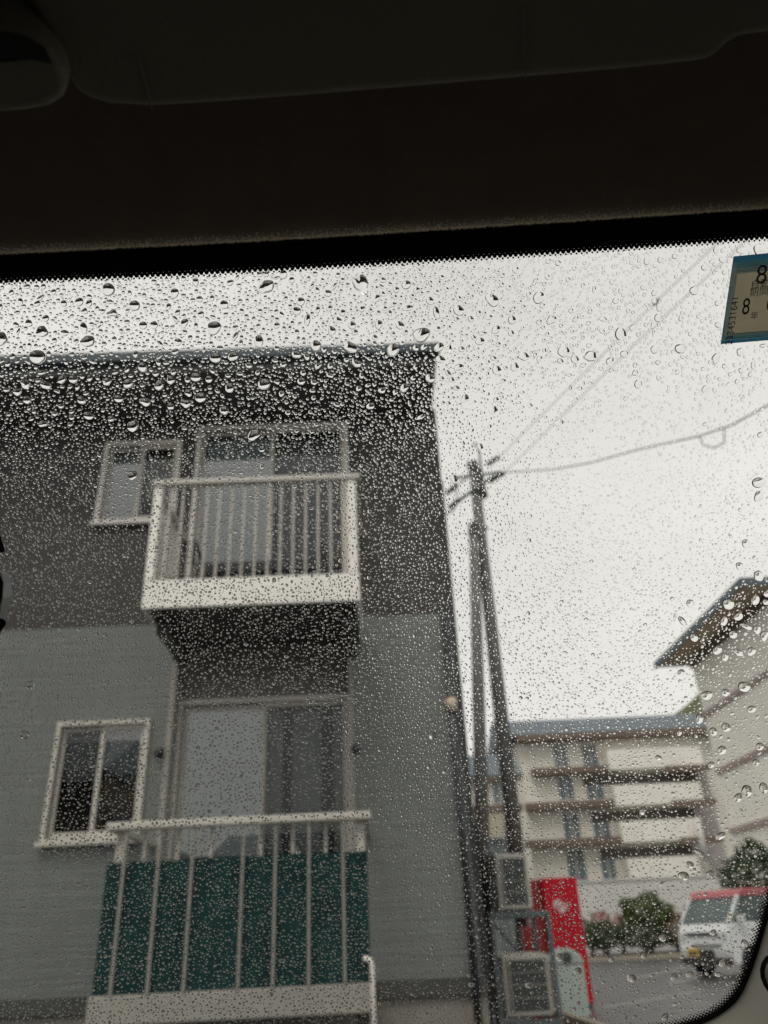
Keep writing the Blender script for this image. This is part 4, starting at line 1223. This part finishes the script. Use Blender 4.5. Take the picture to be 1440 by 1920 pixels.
def stext(body, s_, t, hpx, m, rot=0.0, flip=False, name='numeral', sx=1.0):
    cu = bpy.data.curves.new(name, 'FONT')
    cu.body = body
    cu.size = hpx * px * 1.4
    cu.align_x = 'CENTER'
    cu.align_y = 'CENTER'
    o = bpy.data.objects.new(name, cu)
    COL.objects.link(o)
    dg = bpy.context.evaluated_depsgraph_get()
    me = bpy.data.meshes.new_from_object(o.evaluated_get(dg))
    bpy.data.objects.remove(o)
    me.materials.clear()
    me.materials.append(m)
    ex = (suvp(1, t) - suvp(0, t)).normalized()
    ey = (suvp(s_, 0) - suvp(s_, 1)).normalized()
    c_ = suvp(s_, t)
    ca, sa = math.cos(rot), math.sin(rot)
    for v in me.vertices:
        x, y = v.co.x * sx * (-1 if flip else 1), v.co.y
        x, y = x * ca - y * sa, x * sa + y * ca
        q = c_ + ex * x + ey * y
        v.co = gp(q.x, q.y, -0.0013)
    ob = bpy.data.objects.new(name, me)
    COL.objects.link(ob)
    ob.parent = ST
    ob.matrix_parent_inverse = parent_inv(ST)
    return ob
stext('8', 0.345, 0.25, 36, M['ink_faint'], R(3), sx=0.9)
stext('8', 0.22, 0.60, 31, M['ink'], R(2), sx=0.72)
stext('6', 0.485, 0.58, 31, M['ink'], R(2), sx=0.72)
stext('年', 0.325, 0.71, 11, M['ink'], R(2), name='printed_word')
stext('自動車検査', 0.50, 0.34, 13, M['ink_faint'], R(3), name='printed_word')
stext('期間の満了', 0.50, 0.43, 13, M['ink_faint'], R(3), name='printed_word')
stext('2334531641', 0.09, 0.74, 13, M['ink'], R(90), name='printed_word')
# the dark oval at the sticker's lower right
ov = suvp(0.60, 0.77)
MB().add([gp(ov.x + 17 * px * math.cos(k * math.pi / 10), ov.y + 24 * px * math.sin(k * math.pi / 10), -0.0012) for k in range(20)], [tuple(range(20))]).build('dark_oval', M['ink_faint'], ST)

# ------------------------------------------------------------------ raindrops on the outside of the glass
BIG = [(203, 543, 12), (498, 538, 14), (677, 533, 16), (252, 573, 10), (78, 622, 11), (164, 640, 12), (401, 615, 13), (485, 640, 10), (0, 635, 13), (790, 628, 15), (592, 648, 10),
       (657, 651, 11), (70, 669, 14), (737, 656, 12), (404, 671, 10), (437, 668, 9), (267, 688, 9), (1010, 558, 11), (923, 563, 12), (860, 582, 10), (1034, 600, 9), (1164, 627, 12),
       (1057, 659, 11), (1107, 668, 11), (982, 668, 9), (1276, 654, 10), (1343, 672, 9), (1424, 470, 11), (1424, 905, 12), (1423, 931, 10), (1400, 1020, 9), (1388, 1062, 8), (1423, 1080, 10),
       (1366, 1133, 11), (1417, 1125, 9), (1358, 1165, 8), (1400, 1175, 8), (1420, 1181, 8), (1434, 1192, 9), (1346, 1219, 9), (1385, 1224, 8), (1326, 1304, 10), (1321, 1320, 8), (1396, 1288, 11),
       (1361, 1299, 8), (1312, 1348, 9), (1362, 1364, 9), (1354, 1407, 9), (1401, 1483, 11), (1432, 1478, 10), (1384, 1496, 9), (1293, 1622, 8), (1282, 1643, 10), (1332, 1640, 8), (249, 798, 11),
       (476, 815, 11), (376, 745, 10), (495, 720, 11), (320, 712, 8), (348, 756, 9), (47, 720, 9), (85, 722, 9), (116, 711, 8), (137, 711, 8), (200, 715, 8), (240, 719, 9), (367, 707, 9),
       (299, 722, 9), (823, 651, 9), (826, 674, 8), (1197, 720, 8), (556, 583, 8), (576, 600, 8), (622, 620, 8), (750, 610, 8), (930, 618, 8), (1078, 674, 8), (1144, 678, 8), (345, 606, 8),
       (420, 571, 8), (210, 587, 8), (148, 566, 8), (900, 640, 8), (960, 600, 8), (1228, 655, 8), (1389, 660, 8), (1185, 1835, 9), (1172, 1842, 8), (1050, 1795, 8), (993, 1848, 8), (1312, 1600, 8),
       (1425, 1400, 8), (1338, 1372, 8), (1410, 1330, 8), (1375, 1190, 8), (1295, 1132, 8), (1280, 1165, 8), (1360, 1232, 7.5), (1278, 1262, 7.5), (268, 610, 7.5), (660, 610, 7.5), (705, 560, 7.5)]
CELL = 8.0
X0, X1, Y0, Y1 = -420, 1760, 380, 1985
gw, gh = int((X1 - X0) / CELL) + 4, int((Y1 - Y0) / CELL) + 4
occ = {}
drops = []                                        # photograph-pixel coordinates on the glass, radius in the same unit
def try_add(x, y, r, gap):
    ci, cj = int((x - X0) / CELL), int((y - Y0) / CELL)
    reach = int((r + 18) / CELL) + 1 if r > 5 else int((r + 8) / CELL) + 1
    for i in range(ci - reach, ci + reach + 1):
        for j in range(cj - reach, cj + reach + 1):
            for (a_, b_, q) in occ.get((i, j), ()):
                if (a_ - x) ** 2 + (b_ - y) ** 2 < (q + r + gap) ** 2:
                    return False
    occ.setdefault((ci, cj), []).append((x, y, r))
    if r > 8:                                     # big drops also block the cells they cover
        for i in range(ci - 2, ci + 3):
            for j in range(cj - 2, cj + 3):
                if (i, j) != (ci, cj):
                    occ.setdefault((i, j), []).append((x, y, r))
    drops.append((x, y, r))
    return True
def top_edge(x):
    return 523 - 0.0578 * x + 10
for (x, y, r) in BIG:
    try_add(x, y, r, -1)
def sm(a_, b_, x):
    t = min(max((x - a_) / (b_ - a_), 0), 1)
    return t * t * (3 - 2 * t)
def zones(x, y):
    top = 1 - sm(680, 880, y)
    sky_r = sm(820, 900, x) * sm(620, 760, y)
    rightb = sm(1180, 1330, x) * sm(980, 1150, y)
    lowr = sm(720, 900, x) * sm(1690, 1800, y)
    lowl = (1 - sm(650, 850, x)) * sm(1050, 1350, y)
    return top, sky_r, rightb, lowr, lowl
def weight(cls, x, y):
    top, sky_r, rightb, lowr, lowl = zones(x, y)
    far_top = top * sm(830, 930, x)
    if cls == 0:
        return 0.95 * top * (1 - 0.5 * sm(850, 1000, x)) + 0.45 * rightb + 0.2 * lowr + 0.012
    if cls == 1:
        return 0.95 * top - 0.5 * far_top + 0.4 * rightb + 0.35 * lowr + 0.08 * (1 - top)
    if cls == 2:
        return (1.0 - 0.4 * far_top - 0.35 * sky_r) * patch(x, y)
    return (1.0 - 0.35 * far_top - 0.3 * sky_r) * patch(x, y)
def patch(x, y):                                   # drops cluster and leave barer patches
    q = math.sin(x * 0.043 + 1.3 * math.sin(y * 0.031)) + math.sin(y * 0.057 + 1.7 * math.sin(x * 0.022)) + 0.7 * math.sin((x + y) * 0.11)
    return min(1.0, 0.84 + 0.2 * q)
def scale(x, y):
    top, sky_r, rightb, lowr, lowl = zones(x, y)
    return 0.77 + 0.23 * top + 0.03 * lowl - 0.04 * sky_r
for cls, (n, lo, hi, gap) in enumerate([(1050, 6.0, 9.0, 2.0), (10500, 3.8, 6.0, 0.7), (105000, 2.2, 3.8, 0.35), (150000, 1.0, 2.3, 0.3)]):
    xs = rng.uniform(X0, X1, n)
    ys = rng.uniform(Y0, Y1, n)
    rs = lo + (hi - lo) * rng.random(n) ** 1.6
    us = rng.random(n)
    for x, y, r, u_ in zip(xs, ys, rs, us):
        if y < top_edge(x) + r - 6 or u_ > weight(cls, x, y):
            continue
        if cls >= 1:
            r = max(r * scale(x, y), 0.9)
        try_add(x, y, r, gap)

def dome_template(nseg, rings):                    # rings: relative radii from the rim inwards
    faces = []
    nr = len(rings)
    for k in range(nr - 1):
        for i in range(nseg):
            j = (i + 1) % nseg
            faces.append((k * nseg + i, (k + 1) * nseg + i, (k + 1) * nseg + j, k * nseg + j))
    tip = nr * nseg
    for i in range(nseg):
        faces.append(((nr - 1) * nseg + i, tip, (nr - 1) * nseg + (i + 1) % nseg))
    basefaces = [tuple(tip + 1 + i for i in range(nseg))]
    return faces + basefaces, tip + 1 + nseg
def drop_verts(x, y, r, nseg, rings, rnd):
    """local coordinates (u, v, height) in metres about the drop's centre"""
    th = np.arange(nseg) * 2 * math.pi / nseg
    asp = rnd.uniform(0.86, 1.18)
    ang = rnd.normal(0, 0.5)
    if 2.6 < r < 9 and rnd.random() < 0.12:           # run-together drops are longer
        asp, ang = rnd.uniform(1.22, 1.5), rnd.uniform(-1.6, 1.6)
    irr = 0.05 if r < 4 else (0.07 if r < 7 else (0.10 if rnd.random() < 0.15 else 0.045))
    rad = 1 + irr * np.cos(2 * th + rnd.uniform(0, 6.28)) * rnd.normal() + irr * 0.8 * np.cos(3 * th + rnd.uniform(0, 6.28)) * rnd.normal() + irr * 0.5 * np.cos(5 * th + rnd.uniform(0, 6.28)) * rnd.normal()
    rad = np.clip(rad, 0.72, 1.3)
    ex, ey = rad * np.cos(th) * asp, rad * np.sin(th) / asp
    ca, sa = math.cos(ang), math.sin(ang)
    ex, ey = ex * ca - ey * sa, ex * sa + ey * ca
    phi = R(rnd.uniform(50, 62) if r < 6 else rnd.uniform(48, 59)) * (1 - 0.12 * (1 - zones(x, y)[0]) - 0.10 * zones(x, y)[1] - 0.04 * zones(x, y)[4] - (0.07 if r < 2.5 else 0))       # contact angle
    Rr = 1 / math.sin(phi)
    R0 = r * px
    vs = []
    sagy = rnd.uniform(-0.02, 0.10) if r > 4 else 0.0   # a heavy drop sags down the slope
    for q in rings:
        h = math.sqrt(max(Rr * Rr - q * q, 0)) - Rr * math.cos(phi)
        vs.append(np.stack([ex * q * R0, ey * q * R0 - sagy * h * R0, np.full(nseg, h * R0)], 1))
    h = Rr - Rr * math.cos(phi)
    vs.append(np.array([[0, -sagy * h * R0, h * R0]]))
    vs.append(np.stack([ex * R0, ey * R0, np.zeros(nseg)], 1))
    return np.concatenate(vs)
LIFT = 0.0003
gpu = np.array([GU, GV, GN])                       # rows: local axes in world space
def to_world(loc, x, y):
    u_, v_ = guv(x, y)
    o_ = np.array(gp(u_, v_, LIFT))
    return loc @ gpu + o_
big = sorted([d for d in drops if d[2] >= 7.0 and -40 < d[0] < 1480], key=lambda d: -d[2])[:290]
bigset = set(big)
rings_big = [1.0, 0.97, 0.9, 0.78, 0.6, 0.38, 0.18]
fb_, nvb = dome_template(28, rings_big)
for (x, y, r) in big:
    rnd = np.random.default_rng(int(x * 31 + y * 17) % 100000)
    loc = drop_verts(x, y, r, 28, rings_big, rnd)
    wv = to_world(loc, x, y)
    u_, v_ = guv(x, y)
    org = np.array(gp(u_, v_, LIFT))
    me = bpy.data.meshes.new('raindrop')
    me.from_pydata([tuple(p) for p in (wv - org)], [], fb_)
    me.materials.append(M['water'])
    me.polygons.foreach_set('use_smooth', [True] * len(me.polygons))
    o = bpy.data.objects.new('raindrop', me)
    COL.objects.link(o)
    o.location = org
    tag(o, 'one of the larger clear raindrops clinging to the windscreen', 'raindrop', 'larger raindrops on the windscreen')
small = [d for d in drops if d not in bigset]
allv, allf, base_i = [], [], 0
tri_idx, loop_starts, loop_totals = [], [], []
classes = [(0, 2.0, 7, [1.0, 0.84, 0.5]), (2.0, 3.6, 9, [1.0, 0.93, 0.74, 0.42]), (3.6, 99, 14, [1.0, 0.95, 0.82, 0.58, 0.3])]
verts_out, loops_out, totals_out = [], [], []
rnd = np.random.default_rng(5)
nv_total = 0
for lo, hi, nseg, rings in classes:
    fs, nv = dome_template(nseg, rings)
    fl = np.concatenate([np.array(f) for f in fs])
    ft = np.array([len(f) for f in fs])
    for (x, y, r) in small:
        if not lo <= r < hi:
            continue
        verts_out.append(to_world(drop_verts(x, y, r, nseg, rings, rnd), x, y))
        loops_out.append(fl + nv_total)
        totals_out.append(ft)
        nv_total += nv
V_ = np.concatenate(verts_out)
L_ = np.concatenate(loops_out)
T_ = np.concatenate(totals_out)
me = bpy.data.meshes.new('fine_raindrops')
me.vertices.add(len(V_))
me.vertices.foreach_set('co', V_.astype(np.float32).ravel())
me.loops.add(len(L_))
me.loops.foreach_set('vertex_index', L_.astype(np.int32))
me.polygons.add(len(T_))
me.polygons.foreach_set('loop_start', np.concatenate([[0], np.cumsum(T_)[:-1]]).astype(np.int32))
me.update(calc_edges=True)
me.validate()
me.polygons.foreach_set('use_smooth', np.ones(len(me.polygons), dtype=bool))
me.materials.append(M['water'])
fo = bpy.data.objects.new('fine_raindrops', me)
COL.objects.link(fo)
tag(fo, 'fine rain beading all over the outside of the windscreen', kind='stuff')
print('drops', len(drops), 'big', len(big), 'verts', len(V_))
